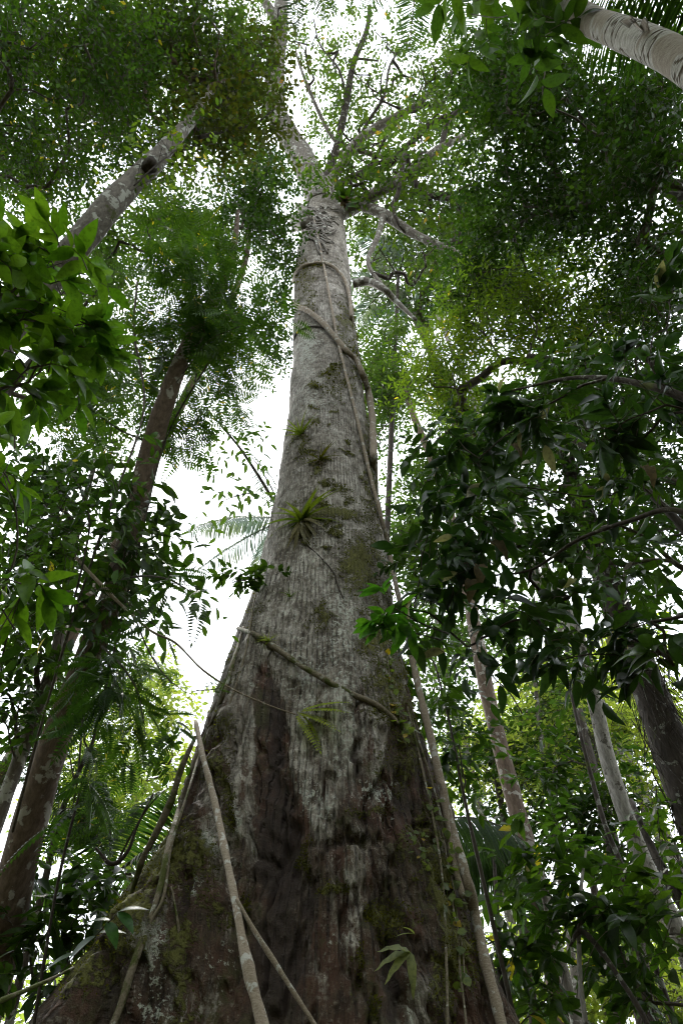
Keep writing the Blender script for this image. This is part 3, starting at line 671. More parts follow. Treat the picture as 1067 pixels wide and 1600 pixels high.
P = on_trunk([(372, 982), (400, 992), (430, 1012), (470, 1040), (505, 1060), (545, 1083), (585, 1100), (612, 1120), (622, 1132)], .035)
liana('mossy_branch', 'mossy dead branch lying diagonally across the trunk below the grass-like tuft', 'branch', P, [.026, .033, .034, .03, .031, .033, .033, .026, .015], B_LIANAM)
P = np.vstack([PY(306, 1128, 5.9), PY(318, 1185, 5.5), PY(335, 1250, 5.2), PY(352, 1330, 4.9), PY(368, 1410, 4.65), PY(385, 1500, 4.45), PY(410, 1600, 4.3), PY(438, 1710, 4.15), [-.3, 3.95, 0]])
liana('slanting_liana', 'thick pale brown liana leaning in front of the left buttress', 'liana', P, [.021, .025, .026, .027, .027, .028, .029, .030, .03], B_LIANA)
P = np.vstack([PY(370, 1405, 4.62), PY(395, 1450, 4.6), PY(430, 1505, 4.6), PY(465, 1560, 4.6), PY(492, 1602, 4.6), PY(520, 1655, 4.58), [.05, 4.5, 0]])
liana('forked_liana', 'thin brown liana forking off to the right of the slanting one', 'liana', P, .013, B_LIANA)
P = on_trunk([(381, 980), (366, 1030), (348, 1090), (330, 1130), (305, 1190), (280, 1265), (262, 1330), (250, 1390), (228, 1450), (205, 1520), (178, 1600)], .05)
P = np.vstack([P, [P[-1][0]-.5, P[-1][1]-.3, 1.0], [P[-1][0]-.7, P[-1][1]-.4, 0]])
liana('ridge_liana', 'dark liana following the front ridge of the left buttress', 'liana', P, [.02]*4+[.026]*9, B_LIANAM)
P = on_trunk([(377, 990), (358, 1050), (338, 1110), (312, 1180), (290, 1250), (268, 1320), (256, 1400), (236, 1440), (215, 1500)], .07)
liana('ridge_vine', 'thin mossy vine twisted beside the dark ridge liana', 'liana', P, .014, B_LIANAM, 6)
P = np.vstack([PY(306, 1150, 6.2), PY(284, 1200, 6.3), PY(268, 1250, 6.4), PY(245, 1300, 6.5), PY(222, 1345, 6.6), PY(205, 1400, 6.8)])
liana('arching_root', 'mossy brown aerial root arching off the left edge of the trunk', 'root', P, [.02, .028, .032, .032, .028, .02], B_LIANAM)
P = np.vstack([PY(120, 872, 5.2), PY(150, 905, 5.2), PY(190, 945, 5.3), PY(235, 985, 5.4), PY(275, 1005, 5.5), PY(315, 1045, 5.6), PY(360, 1075, 5.7), PY(415, 1100, 5.8), PY(463, 1117, 5.9)])
VINE = liana('spanning_vine', 'thin brown vine stretched from the left tree across the sky to the trunk', 'vine', P, [.024, .022, .018, .014, .012, .011, .010, .009, .007], B_LIANA, 6)
P = np.vstack([PY(186, 915, 5.4), PY(205, 950, 5.4), PY(225, 1000, 5.45), PY(240, 1030, 5.5), PY(262, 1060, 5.5), PY(292, 1083, 5.6)])
liana('drooping_twig', 'dark bare twig hanging in the sky gap under the spanning vine', 'twig', P, [.006, .008, .01, .008, .007, .005], B_DARK, 6)
P = on_trunk([(478, 850), (500, 870), (520, 893), (528, 915), (536, 935)], .012)
liana('wiry_stem', 'thin wiry stem hanging from the tufted epiphyte', 'stem', P, .009, B_DARK, 5)
for q, (lab, pts) in enumerate([
        ('thin root strand down the mossy right ridge', [(612, 1010), (640, 1120), (664, 1220), (684, 1320), (693, 1400), (697, 1500), (699, 1590), (700, 1680)]),
        ('slender root strand right of the mossy ridge', [(625, 1060), (655, 1160), (680, 1240), (700, 1330), (712, 1420), (718, 1510), (727, 1590), (733, 1680)]),
        ('thin dark strand hanging below the white lichens on the left buttress', [(268, 1385), (278, 1440), (284, 1500), (288, 1590)]),
        ('pale strand along the upper left edge of the trunk', [(404, 905), (394, 960), (386, 1010), (372, 1060), (352, 1120)])]):
    liana('root_strand', lab, 'root strand', on_trunk(pts, .02), [.006, .012, .011, .012, .010, .010, .010, .010][:len(pts)], B_LIANAM, 6)
P = np.vstack([PY(688, 1222, 6.35), PY(694, 1232, 6.3), PY(697, 1270, 6.3), PY(703, 1320, 6.25), PY(722, 1400, 6.15)])
liana('side_liana', 'short liana looping beside the pale hanging one above the palm frond', 'liana', P, .028, B_LIANA)

# tufted bromeliad on the trunk
def tuft(name, label, cat, px, py, n_up, n_dead, ln, mat_up, seed, deadmat=L_DEAD, off=.0, base=None, tp=TSTRAP, upb=.7):
    r_ = np.random.default_rng(seed); b = base if base is not None else surf_hit(px, py, off)
    t = thing(name, label, cat, b); od = nrm(np.array([b[0]-AX, b[1]-D0, 0])) if base is None else np.array([0, -1., 0])
    for k in range(n_up):
        d = od*r_.uniform(.2, .7)+r_.normal(size=3)*.55+np.array([0, 0, upb+.15]); mb = MB(); L = ln*r_.uniform(.6, 1.15)
        place(mb, tp, b[None]+od*.02, d[None], (np.array([0, 0, 1])+od*.4+r_.normal(size=3)*.15)[None], L); mb.build('leaf', mat_up, t)
    for k in range(n_dead):
        d = od*r_.uniform(.1, .5)+r_.normal(size=3)*.42+np.array([0, 0, -1.1]); mb = MB()
        place(mb, tp, b[None]+od*.03, d[None], (od+r_.normal(size=3)*.3)[None], ln*r_.uniform(.4, .85)); mb.build('dead_leaf', deadmat, t)
    return t
L_BROM = leafmat('leaf_bromeliad', (.07, .11, .025), (.13, .18, .04), .4, .5, k=.62)
L_BROMD = leafmat('leaf_bromeliad_old', (.05, .06, .035), (.30, .29, .22), .25, .6, tcol=(1.2, 1.2, .8), k=1.0)
TSW = t_blade(.065, 9, .6, .4, .45, .6)
tuft('bromeliad', 'tufted strap-leaved bromeliad with dead hanging leaves on the middle of the trunk', 'bromeliad', 474, 818, 20, 44, .66, L_BROM, 3, L_BROMD, .02, tp=TSW)
tuft('grass_tuft', 'small green tuft of fine leaves high on the left side of the trunk', 'epiphyte', 472, 682, 20, 4, .4, L_BROM, 4)
tuft('grass_tuft', 'small olive tuft growing above the bromeliad on the trunk', 'epiphyte', 500, 722, 16, 8, .32, L_MOSS, 6)
tuft('seedling_tuft', 'tiny yellow-green tuft under the bromeliad', 'epiphyte', 455, 935, 12, 0, .16, L_LITE, 8)
tuft('seedling_tuft', 'tiny yellow tuft sprouting from the mossy diagonal branch', 'epiphyte', 422, 1004, 16, 0, .13, L_SUN, 9, off=.06)
tuft('neck_epiphyte', 'yellow-green bushy epiphyte in the fork right of the stem top', 'epiphyte', 0, 0, 44, 20, .6, L_MID, 10, base=PR(538, 318, R300-5.0), tp=TM)

# fern frond in front of the trunk
L_FERN = leafmat('leaf_fern', (.16, .22, .04), (.26, .32, .06), .35, .6, k=1.0)
TFERN = t_pinnate(15, .13, .5, .25)
def fernplant(name, label, base, dirs, ln, mat, tp=TFERN, cat='fern'):
    t = thing(name, label, cat, base)
    for d in dirs:
        mb = MB(); place(mb, tp, base[None], np.array(d, float)[None], np.array([[0, -.8, .9]]), ln*np.random.default_rng(int(abs(d[0])*100)).uniform(.8, 1.1)); mb.build('frond', mat, t)
fernplant('trunk_fern', 'yellow-green feathery fern at the end of the spanning vine, front of the trunk', PY(464, 1112, 5.88), [(1, -.35, .25), (1, -.5, -.08), (.8, -.4, -.42), (.5, -.3, -.8)], .5, L_FERN)
b = surf_hit(640, 1488, .05)
t = thing('pale_fern', 'limp pale grey-green fern leaves on the dark base of the trunk', 'fern', b)
for d in ((-1, -.4, -.15), (-.7, -.5, -.5), (.05, -.4, -1), (-.4, -.5, .1)):
    mb = MB(); place(mb, t_blade(.13, 9, .5, .7, .3, .2, .03), b[None], np.array(d)[None], np.array([[.1, -.8, .6]]), .26); mb.build('leaf', L_GREY, t)
b = surf_hit(648, 1460, .04); t = thing('pale_fern', 'small pale fern leaf above the limp one in the dark hollow', 'fern', b)
for d in ((-1, -.4, .1), (-.5, -.6, .3)):
    mb = MB(); place(mb, t_blade(.12, 7, .3), b[None], np.array(d)[None], np.array([[0, -.5, 1.]]), .15); mb.build('leaf', L_GREY, t)
# creeping round-leaved climbers
TR = t_blade(.42, 7, .15, .8, .15, .2)
def creeper(label, pts, n_, size, seed, spread=.05):
    r_ = np.random.default_rng(seed); P = crom(on_trunk(pts, .04), 12); t = thing('creeper', label, 'creeper', P[-1], 'round-leaved creepers on the right buttress')
    mb = MB(); tube(mb, P, .006, 5); mb.build('stem', B_LIANAM, t)
    mb = MB(); ii = r_.integers(0, len(P), n_); Pp = P[ii]+r_.normal(size=(n_, 3))*spread*np.array([1, .4, 1])
    d = r_.normal(size=(n_, 3))+np.array([0, -.3, -.5]); nn = np.array([0, -1., .5])+r_.normal(size=(n_, 3))*.4
    place(mb, TR, Pp, d, nn, size*r_.uniform(.6, 1.3, n_)); mb.build('foliage', L_CREEP, t)
L_CREEP = leafmat('leaf_creeper', (.08, .12, .03), (.15, .2, .07), .35, .45, k=.9, odd=(.35, .25, .03), oddp=.05)
creeper('creeper with round pale leaves below the bright sprig, topmost on the right edge', [(603, 1010), (608, 1050), (613, 1090), (620, 1125)], 40, .075, 1)
creeper('creeper with round leaves at the top of the right buttress', [(620, 1110), (632, 1140), (640, 1155)], 24, .10, 2)
creeper('creeper climbing the mossy ridge beside the hanging liana', [(668, 1240), (690, 1300), (698, 1340), (708, 1385), (712, 1400)], 40, .09, 3)
creeper('lowest creeper trailing down the mossy ridge near the base', [(705, 1400), (712, 1440), (722, 1480), (726, 1540)], 30, .07, 5)
creeper('small-leaved creeper on the brown bark left of the mossy ridge', [(640, 1290), (655, 1320), (664, 1350)], 26, .05, 6)

# ------------------------------------------------------------------ the other trees
DENS = 1.22
LAI = {'slender_tree': 1.35, 'big_leaved_tree': .78, 'glossy_shrub': 1.6, 'yellowish_tree': 1.25, 'dense_tree': 1.45, 'leaning_tree': .78, 'understory_tree': .9, 'drooping_tree': .7, 'sunlit_tree': 1.5, 'epiphyte_laden_tree': .7, 'thin_tree': .8, 'high_canopy_tree': .7, 'broad_canopy_tree': 1.25, 'small_leaved_tree': .9, 'pale_sapling': .6, 'shaggy_tree': .8}
def trunk_curve(pts, base=None, flare=1.5):
    """pts: (px, py, R, radius) in any order of height; adds the hidden run down to the ground"""
    P = np.array([list(PR(a, b, R))+[r] for a, b, R, r in pts]); P = P[np.argsort(P[:, 2])] if base is None or base is not False else P
    lo = P[0]
    if base is None:
        sl = (P[1][:2]-P[0][:2])/max(.5, P[1][2]-P[0][2]); sl = np.clip(sl, -.18, .18); base = lo[:2]-sl*lo[2]
    base = np.array(base, float)
    n = max(2, int(lo[2]/1.6)); add = []
    for t in np.linspace(0, 1, n, endpoint=False):
        add.append([*(base+(lo[:2]-base)*t), t*lo[2]-.1, lo[3]*(1.08+(flare-1)*math.exp(-t*lo[2]/.5))])
    return np.vstack([add, P])
def tree(name, label, pts, bark, leaf, spec, seed, base=None, T=7, L=7, tl=.7, ls=.13, tpl=TS, droop=.15, rad=.6, tip=.008, frac=.4, group=None,
         cat='tree', jit=.5, seg=20, extra=None, flat=.55, tw=.005, limbmat=None, wob=.12, outw=False, side=.85, along=.55, rough=.12, maxr=.3, lai=None):
    r_ = np.random.default_rng(seed); C0 = trunk_curve(pts, base); b = np.array([C0[0][0], C0[0][1], 0.])
    t = thing(name, label, cat, b, group); C_ = crom(C0, 6)
    mb = MB(); tube(mb, C_[:, :3], C_[:, 3], seg, rough, True, seed, nscale=2.5); mb.build('trunk', bark, t)
    if spec:
        lai_ = LAI.get(name, 1.1) if lai is None else lai; rows = []
        ka = {id(TS): .22, id(TM): .24, id(TMN): .16, id(TP): .11, id(TPF): .13}.get(id(tpl), .24)
        for row in spec:
            e = .55*tl*FPX/row[4]; px_ = (ls*FPX/row[4])**2*ka*T*L
            ll_ = row[6] if isinstance(row[6], float) else lai_*DENS
            rows.append(row[:6]+(int(max(2, round(ll_*math.pi*(row[2]+e)*(row[3]+e)/px_))),))
        cl = blobs(r_, rows)
        for m_ in limbs(r_, C_[:, :3], C_[:, 3], cl, tip, frac, wob, maxr): m_.build('limb', limbmat or B_TWIG, t)
        mb = MB(); od = nrm(cl-(C_[len(C_)*3//4, :3])) if outw else None
        sprays(mb, r_, cl, rad, T, L, tl, ls, tpl, droop, jit, tw, .15, flat, od, side, along); mb.build('crown', [leaf, B_TWIG], t)
    return t, C_

# left: the leaning red-brown tree and its feathery crown
T1, T1C = tree('leaning_tree', 'tall red-brown tree on the left with feathery compound leaves, leaning over the sky gap',
     [(-25, 1570, 9.2, 0.211), (18, 1400, 9.0, 0.195), (60, 1240, 8.9, 0.176), (105, 1110, 9.0, 0.168), (150, 1000, 9.2, 0.164), (182, 915, 9.4, 0.160), (208, 820, 9.8, 0.156), (230, 725, 10.2, 0.152),
      (258, 630, 10.6, 0.140), (290, 548, 11.2, 0.117), (330, 480, 12, 0.094), (356, 420, 12.8, 0.078), (368, 370, 13.5, 0.055), (372, 330, 14.2, 0.031)],
     B_BROWN, L_MID, [(330, 520, 80, 60, 11.5, 1.2, 20), (318, 480, 36, 80, 12, 1, 22), (300, 440, 70, 50, 12, 1, 14), (240, 560, 70, 80, 11.5, 1, 14), (352, 600, 30, 44, 13, 1, .7), (300, 620, 55, 50, 11, 1, 13),
                      (275, 680, 42, 26, 11, .8, 10), (160, 640, 60, 50, 11, 1, 9), (340, 400, 50, 30, 13, 1, 10)],
     21, T=6, L=6, tl=.55, ls=.42, tpl=TP, rad=.4, jit=.5, droop=.25, limbmat=B_DARK, seg=26, wob=.16, maxr=.06)
# leaves of climbers on its stem
def climber(name, label, pts, n_, ls, seed, mat=L_DARK, tpl=TB, spread=.35, group=None, droop=.5, stemr=.012):
    r_ = np.random.default_rng(seed); P = crom(np.array(pts), 8); t = thing(name, label, 'climber', P[0], group)
    mb = MB(); tube(mb, P, stemr, 6, .1); mb.build('stem', B_DARK, t)
    cl = P[r_.integers(0, len(P), n_)]+r_.normal(size=(n_, 3))*spread*.4
    mb = MB(); sprays(mb, r_, cl, spread*.5, 3, 6, spread*1.3, ls, tpl, droop, .55, .005, .3, .8); mb.build('foliage', [mat, B_DARK], t)
climber('climbing_vine', 'dark leafy climber wrapped round the middle of the leaning red-brown tree', [PR(165, 975, 8.9), PR(188, 900, 9.0), PR(200, 830, 9.2), PR(205, 775, 9.4)], 24, .26, 31, L_DARK, TB, .55)
climber('climbing_vine', 'green climber hanging left of the leaning red-brown tree over the slender pale one', [PR(110, 960, 8.0), PR(130, 880, 8.2), PR(140, 810, 8.6), PR(120, 750, 9)], 34, .17, 32, L_MID, TM, .75)
# feathery branch across the sky gap
def sprig(name, label, pts, r, n_, ls, tpl, mat, seed, tl=.35, T=3, L=5, spread=.12, droop=.2, twig=B_DARK, cat='branch', tw=.004, t0=0, jit=.4, flat=.5, group=None, along=.55, side=.85):
    r_ = np.random.default_rng(seed); P = crom(np.array(pts), 8); t = thing(name, label, cat, P[0], group)
    mb = MB(); tube(mb, P, np.linspace(r, r*.35, len(P)), 7, .12, True, seed); mb.build('stem', twig, t)
    a = int(len(P)*t0); cl = P[r_.integers(a, len(P), n_)]+r_.normal(size=(n_, 3))*spread*.3
    mb = MB(); sprays(mb, r_, cl, spread, T, L, tl, ls, tpl, droop, jit, tw, .25, flat, None, side, along); mb.build('foliage', [mat, twig], t)
sprig('feathery_branch', 'drooping branch of dark feathery leaves reaching into the sky gap from the left', [PR(190, 905, 8.2), PR(225, 900, 7.2), PR(262, 905, 6.8), PR(300, 925, 6.6)], .014, 7, .42, TPF, L_DARK, 41, .16, 1, 2, .12, .5, side=.7)
sprig('feathery_branch', 'lower feathery branch hanging just under the first one in the sky gap', [PR(185, 925, 8.2), PR(215, 955, 7.2), PR(240, 975, 6.9), PR(255, 990, 6.7)], .010, 3, .40, TPF, L_DARK, 42, .16, 1, 2, .1, .6)
sprig('feathery_branch', 'hanging feathery branch beside the leaning trunk below the spanning vine', [PR(160, 1010, 8), PR(190, 1040, 7.4), PR(215, 1080, 7.2), PR(225, 1130, 7.1)], .014, 13, .40, TPF, L_DARK, 43, .3, 2, 3, .22, .6)
sprig('feathery_branch', 'feathery dark leaves low on the left in front of the bright thicket', [PR(130, 1120, 7.8), PR(125, 1180, 7.4), PR(120, 1230, 7.2), PR(112, 1270, 7.2)], .012, 7, .5, TPF, L_DARK, 44, .2, 1, 2, .12, .7)
sprig('bare_leafed_branch', 'thin dark branch with scattered small leaves slanting to the left edge of the trunk', [PR(432, 790, 14), PR(405, 745, 13.5), PR(375, 700, 13), PR(350, 670, 12.6), PR(325, 640, 12.4)], .035, 12, .16, TB, L_FAR, 45, .7, 2, 5, .3, .5)
sprig('leafy_twig', 'small leafy twig against the white sky above the pale palm', [PR(395, 770, 13.2), PR(370, 775, 13), PR(345, 785, 12.8), PR(330, 800, 12.6)], .012, 8, .2, TB, L_FAR, 46, .7, 2, 5, .3, .5)
sprig('leafy_twig', 'dark twig with narrow leaves poking out left of the trunk under the pale palm', [PR(412, 900, 9), PR(392, 906, 8.9), PR(370, 908, 8.8), PR(355, 915, 8.7)], .01, 9, .15, TM, L_DARK, 47, .22, 2, 6, .1, .2)
sprig('leafy_twig', 'little feathery twig at the left edge of the trunk over the slanting liana', [PR(345, 1075, 7), PR(325, 1078, 6.9), PR(305, 1080, 6.8), PR(295, 1085, 6.7)], .006, 4, .14, TP, L_DARK, 48, .1, 1, 3, .05, .2)
sprig('leafy_twig', 'tiny dark twig between the lichened buttress and the hanging liana on the left sky gap', [PR(262, 1195, 8), PR(270, 1180, 8), PR(262, 1160, 8), PR(250, 1150, 8)], .006, 6, .14, TM, L_DARK, 49, .2, 2, 4, .1, .2)

# slender pale tree behind it
tree('slender_tree', 'slender grey lichened tree just left of the leaning red-brown one',
     [(-15, 1310, 9.4, .09), (22, 1210, 9.6, .085), (52, 1130, 9.8, .08), (80, 1050, 10, .075), (98, 970, 10.3, .07), (108, 890, 10.8, .06), (128, 800, 11.5, .05), (150, 720, 12.4, .035)],
     B_GREY, L_DARK, [(60, 880, 70, 100, 10.8, .8, 22), (40, 1000, 55, 70, 10, .8, 16), (50, 760, 70, 60, 12, 1, 16), (20, 1130, 40, 60, 10, .7, 9)], 22, T=6, L=7, tl=.5, ls=.17, rad=.4, tpl=TM, seg=14, frac=.3)
# upper left trunk
tree('lichened_tree', 'grey lichened trunk crossing the upper left corner with mossy knots and a fine-leaved crown',
     [(50, 470, 10.2, 0.202), (115, 390, 10.6, 0.189), (172, 322, 11.2, 0.181), (205, 288, 11.8, 0.172), (236, 258, 12.4, 0.160), (272, 218, 13.4, 0.126), (305, 180, 14.6, 0.101), (330, 140, 16, 0.084), (345, 90, 17.6, 0.067), (355, 40, 19, 0.042)],
     B_GREY, L_HIGH, [(320, 90, 70, 100, 18, 2, 34), (260, 40, 70, 50, 18, 2, 20), (380, 150, 45, 90, 18, 1.5, 20), (300, 200, 50, 36, 16, 1, .5), (275, 232, 40, 24, 14, .6, .3), (200, 120, 50, 70, 17, 1.5, 14)],
     23, T=13, L=7, tl=.6, ls=.12, rad=.5, limbmat=B_BROWN, seg=26, frac=.62, tip=.012, wob=.2)
P = np.array([PR(226, 268, 12.0), PR(231, 262, 11.95), PR(238, 254, 12.0), PR(243, 248, 12.1)])
mb = MB(); C_ = crom(np.hstack([P, [[.07], [.10], [.09], [.04]]]), 5); tube(mb, C_[:, :3], C_[:, 3], 14, .5, True, 3, nscale=9)
tag(mb.build('termite_nest', B_DARK, org=P[0]), 'dark lumpy nest stuck on the lichened trunk in the upper left', 'nest')
sprig('reddish_sprig', 'sprays of reddish young leaves left of the pale top limb', [PR(300, 210, 15), PR(340, 170, 16), PR(385, 120, 17), PR(415, 60, 18)], .05, 44, .14, TS, L_RED, 51, .8, 4, 5, .5, .1)
sprig('reddish_sprig', 'reddish-brown leafy sprig hanging below the pale top limb', [PR(310, 215, 14.6), PR(350, 205, 15), PR(395, 195, 15.5), PR(430, 170, 16)], .04, 26, .13, TS, L_RED, 52, .7, 5, 7, .4, .1)
climber('epiphyte_bush', 'yellow-green epiphyte bush growing on the mossy knot of the lichened trunk', [PR(210, 290, 11.4), PR(240, 262, 11.8), PR(275, 235, 12.6), PR(290, 225, 13)], 16, .13, 33, L_LITE, TM, .5)
# dense small-leaved crowns over the upper left
tree('small_leaved_tree', 'dense dark small-leaved tree filling the upper left corner',
     [(-160, 300, 12, .2), (-80, 230, 14, .17), (-20, 180, 16, .14), (30, 130, 17.5, .11), (70, 60, 19, .08)], B_DARK, L_MID,
     [(70, 90, 120, 130, 16, 2.5, 110), (180, 60, 80, 80, 16.5, 2, 50), (60, 250, 110, 70, 15, 2, 52), (190, 190, 60, 70, 16, 1.5, 34), (20, 170, 60, 160, 17, 2, 40)],
     24, T=15, L=7, tl=.55, ls=.105, rad=.55, seg=16, frac=.5, tip=.006, wob=.18, maxr=.035)
tree('small_leaved_tree', 'feathery mid-height tree behind the glossy shrub on the left edge',
     [(-120, 760, 12, .14), (-50, 680, 13, .12), (20, 600, 14.5, .10), (80, 530, 16, .08), (120, 460, 17.5, .05)], B_DARK, L_FAR,
     [(120, 480, 90, 80, 17, 2, 40), (200, 380, 80, 60, 18, 2, 40), (90, 620, 90, 60, 16, 2, 34), (190, 600, 50, 60, 17, 1.5, 16), (250, 330, 60, 40, 19, 1.5, 16), (170, 700, 30, 30, 16, 1, 5)],
     25, T=13, L=7, tl=.65, ls=.13, rad=.6, seg=16, tip=.01)
tree('small_crowned_tree', 'compact dark green crown tucked against the left side of the stem below the fork',
     [(250, 700, 17, .12), (300, 600, 18, .11), (350, 500, 20, .10), (385, 400, 22.5, .09), (392, 320, 25, .06)], B_BROWN, L_DARK,
     [(390, 300, 66, 50, 23, 2, 80), (350, 350, 60, 40, 22, 2, 42), (425, 360, 26, 40, 23, 1.5, 22), (410, 260, 30, 22, 24.5, 1, 16), (430, 440, 22, 60, 22, 1.5, 22), (300, 380, 50, 30, 21, 1.5, 24), (420, 530, 24, 60, 20, 1.5, 16)],
     26, T=16, L=8, tl=.6, ls=.14, rad=.6, seg=12, tip=.011)
# near glossy shrub on the left
tree('glossy_shrub', 'near shrub with large glossy bright green leaves at the left edge',
     [(-190, 900, 3.6, .05), (-150, 760, 3.7, .04), (-90, 620, 4.0, .03), (-40, 520, 4.3, .022), (10, 450, 4.6, .015)], B_TWIG, L_GLOSS,
     [(20, 385, 60, 50, 4.3, .3, 22), (75, 450, 55, 70, 4.3, .3, 14), (40, 520, 60, 70, 4.1, .35, 24), (115, 520, 30, 60, 4.3, .2, 6), (20, 620, 36, 50, 3.8, .3, 10)],
     27, T=3, L=6, tl=.2, ls=.17, tpl=TB, rad=.12, droop=.35, seg=9, frac=.2, cat='shrub', flat=.6, tip=.004, jit=.35, along=.9, side=.7, maxr=.02)
tree('glossy_shrub', 'lower near shrub with broad drooping bright leaves at the left edge',
     [(-160, 1250, 3.0, .03), (-110, 1120, 3.1, .025), (-60, 1000, 3.2, .02), (-20, 920, 3.3, .012)], B_TWIG, L_GLOSS,
     [(15, 905, 34, 40, 3.1, .15, 5), (5, 720, 26, 40, 3.4, .2, 5), (0, 1000, 20, 30, 3, .1, 2)],
     28, T=2, L=6, tl=.16, ls=.16, tpl=TB, rad=.06, droop=.4, seg=9, frac=.1, cat='shrub', flat=.6, tip=.003, along=.9, side=.7, maxr=.012)

# upper right: white peeling trunk
tree('peeling_tree', 'white trunk with peeling bark crossing the upper right corner',
     [(1300, 260, 5.8, 0.152), (1180, 172, 6.0, 0.148), (1110, 124, 6.3, 0.141), (1060, 92, 6.6, 0.133), (1005, 66, 7.0, 0.125), (960, 48, 7.4, 0.122), (925, 34, 7.8, 0.114), (895, 12, 8.2, 0.106), (860, -30, 9, 0.091)],
     B_PEEL, L_MID, [(830, 20, 50, 40, 8.2, .5, 14), (880, 60, 30, 26, 8.2, .3, 5), (760, 0, 40, 40, 9, .6, 9)], 61, base=(5.4, 2.6), T=4, L=6, tl=.35, ls=.3, tpl=TB, rad=.25, droop=.35, limbmat=B_PALE, seg=28, frac=.8, rough=.09)
mb = MB()
for (a, b, cc, dd, wv) in ((1003, 48, 985, 24, .05), (1010, 54, 1008, 28, .06), (975, 38, 992, 30, .05), (1040, 76, 1066, 60, .06)):
    P = np.array([PR(a, b, 6.85), PR((a+cc)/2-2, (b+dd)/2, 6.8), PR(cc, dd, 6.72)]); s = nrm(PR(a+10, b+6, 6.85)-P[0])*wv
    C_ = crom(P, 5); k = len(C_); q = np.linspace(1, .25, k)[:, None]
    V = np.vstack([C_-s*q, C_+s*q, C_+s*q+[0, .006, .006], C_-s*q+[0, .006, .006]]); Q = []
    for i in range(k-1):
        for e in range(4): Q.append([e*k+i, ((e+1) % 4)*k+i, ((e+1) % 4)*k+i+1, e*k+i+1])
    mb = MB(); mb.add(V, Q); ob_ = mb.build('bark_flake', B_PEEL, org=P[0]); ob_.parent = None
    pt = [o for o in sc.objects if o.name.startswith('peeling_tree') and o.type == 'EMPTY'][0]; ob_.parent = pt; ob_.location = tuple(P[0]-np.array(pt.location))
# upper-right canopy trees
tree('broad_canopy_tree', 'big dark tree whose dense small leaves fill the upper right',
     [(1350, 560, 13, .3), (1220, 440, 14, .26), (1110, 340, 15.5, .2), (1010, 270, 17.5, .16), (930, 220, 19.5, .1)], B_DARK, L_DARK,
     [(900, 180, 150, 100, 16.5, 2.5, 130), (990, 300, 110, 120, 15.5, 2.5, 120), (830, 300, 110, 100, 17, 2.5, 100), (800, 120, 80, 90, 17.5, 2, 60), (1030, 160, 60, 60, 15, 1.5, 36), (760, 420, 80, 70, 18, 2, 54)],
     62, T=15, L=7, tl=.5, ls=.125, rad=.55, seg=18, frac=.4, tip=.011, wob=.17)
tree('yellowish_tree', 'slim pale trunk from the lower right edge, thinning to a white stem among yellow-green leaves',
     [(1110, 1590, 13.0, 0.153), (1067, 1475, 12.8, 0.144), (1020, 1380, 12.8, 0.140), (985, 1295, 12.9, 0.135), (950, 1190, 13.2, 0.131), (925, 1080, 13.7, 0.126), (905, 1000, 14.2, .121), (865, 915, 14.9, .10), (824, 828, 15.8, .078), (788, 745, 17, .072), (755, 660, 18.3, .07), (722, 585, 20, .068), (697, 525, 22, .065), (680, 485, 24, .055)], B_PALE, L_LITE,
     [(780, 480, 100, 60, 16, 1.5, 56), (700, 540, 60, 60, 17, 1.5, 26), (880, 540, 80, 70, 15.5, 1.5, 36), (690, 620, 50, 50, 17, 1.2, 16), (960, 460, 70, 60, 15, 1.5, 26)],
     63, T=13, L=7, tl=.6, ls=.16, rad=.55, tpl=TMN, seg=14, tip=.01)
tree('dense_tree', 'red-brown and grey trunk just right of the giant, rising into dark leaves',
     [(905, 1680, 14.2, .20), (882, 1590, 14.2, .19), (850, 1450, 14.4, .18), (826, 1340, 14.6, .175), (800, 1240, 15, .17), (765, 1100, 15.8, .165), (745, 1000, 16.6, .16), (725, 900, 18, .15), (690, 760, 20, .13), (650, 660, 22.5, .11), (620, 580, 25, .08)], B_BROWN, L_FAR,
     [(620, 660, 50, 90, 25, 2, 60), (680, 720, 60, 80, 23, 2, 50), (640, 820, 40, 70, 22, 2, 30), (600, 560, 44, 60, 28, 2, 40), (740, 640, 60, 60, 22, 2, 36), (670, 900, 40, 50, 20, 1.5, 12)],
     64, T=15, L=7, tl=.8, ls=.17, rad=.8, seg=12, tip=.014)
tree('dense_tree', 'dark tree filling the right edge at mid height behind the big-leaved branches',
     [(1300, 1060, 10, .2), (1220, 920, 10.6, .18), (1140, 780, 11.5, .15), (1060, 640, 13, .12), (1000, 540, 14.5, .08)], B_DARK, L_DARK,
     [(960, 640, 110, 90, 13, 1.5, 80), (1020, 480, 60, 90, 13.5, 1.5, 50), (860, 680, 80, 70, 14, 1.5, 44), (1010, 780, 70, 80, 12, 1.5, 44), (780, 740, 60, 60, 14, 1.5, 22)],
     65, T=13, L=7, tl=.45, ls=.12, rad=.45, seg=16, tip=.009)
tree('high_canopy_tree', 'tall tree high behind the stem right of the fork, thin bluish leaves',
     [(700, 620, 34, .22), (660, 520, 36, .2), (620, 455, 38, .18), (590, 440, 39, .14), (565, 425, 40, .1)], B_GREY, L_FAR,
     [(600, 400, 50, 40, 38, 3, 36), (680, 470, 60, 50, 37, 3, 40), (760, 360, 60, 60, 37, 3, 30), (580, 480, 26, 40, 38, 2, 14), (840, 440, 70, 60, 35, 3, 40)],
     66, T=15, L=7, tl=1.1, ls=.24, rad=1.1, seg=12, tip=.02, tw=.01)

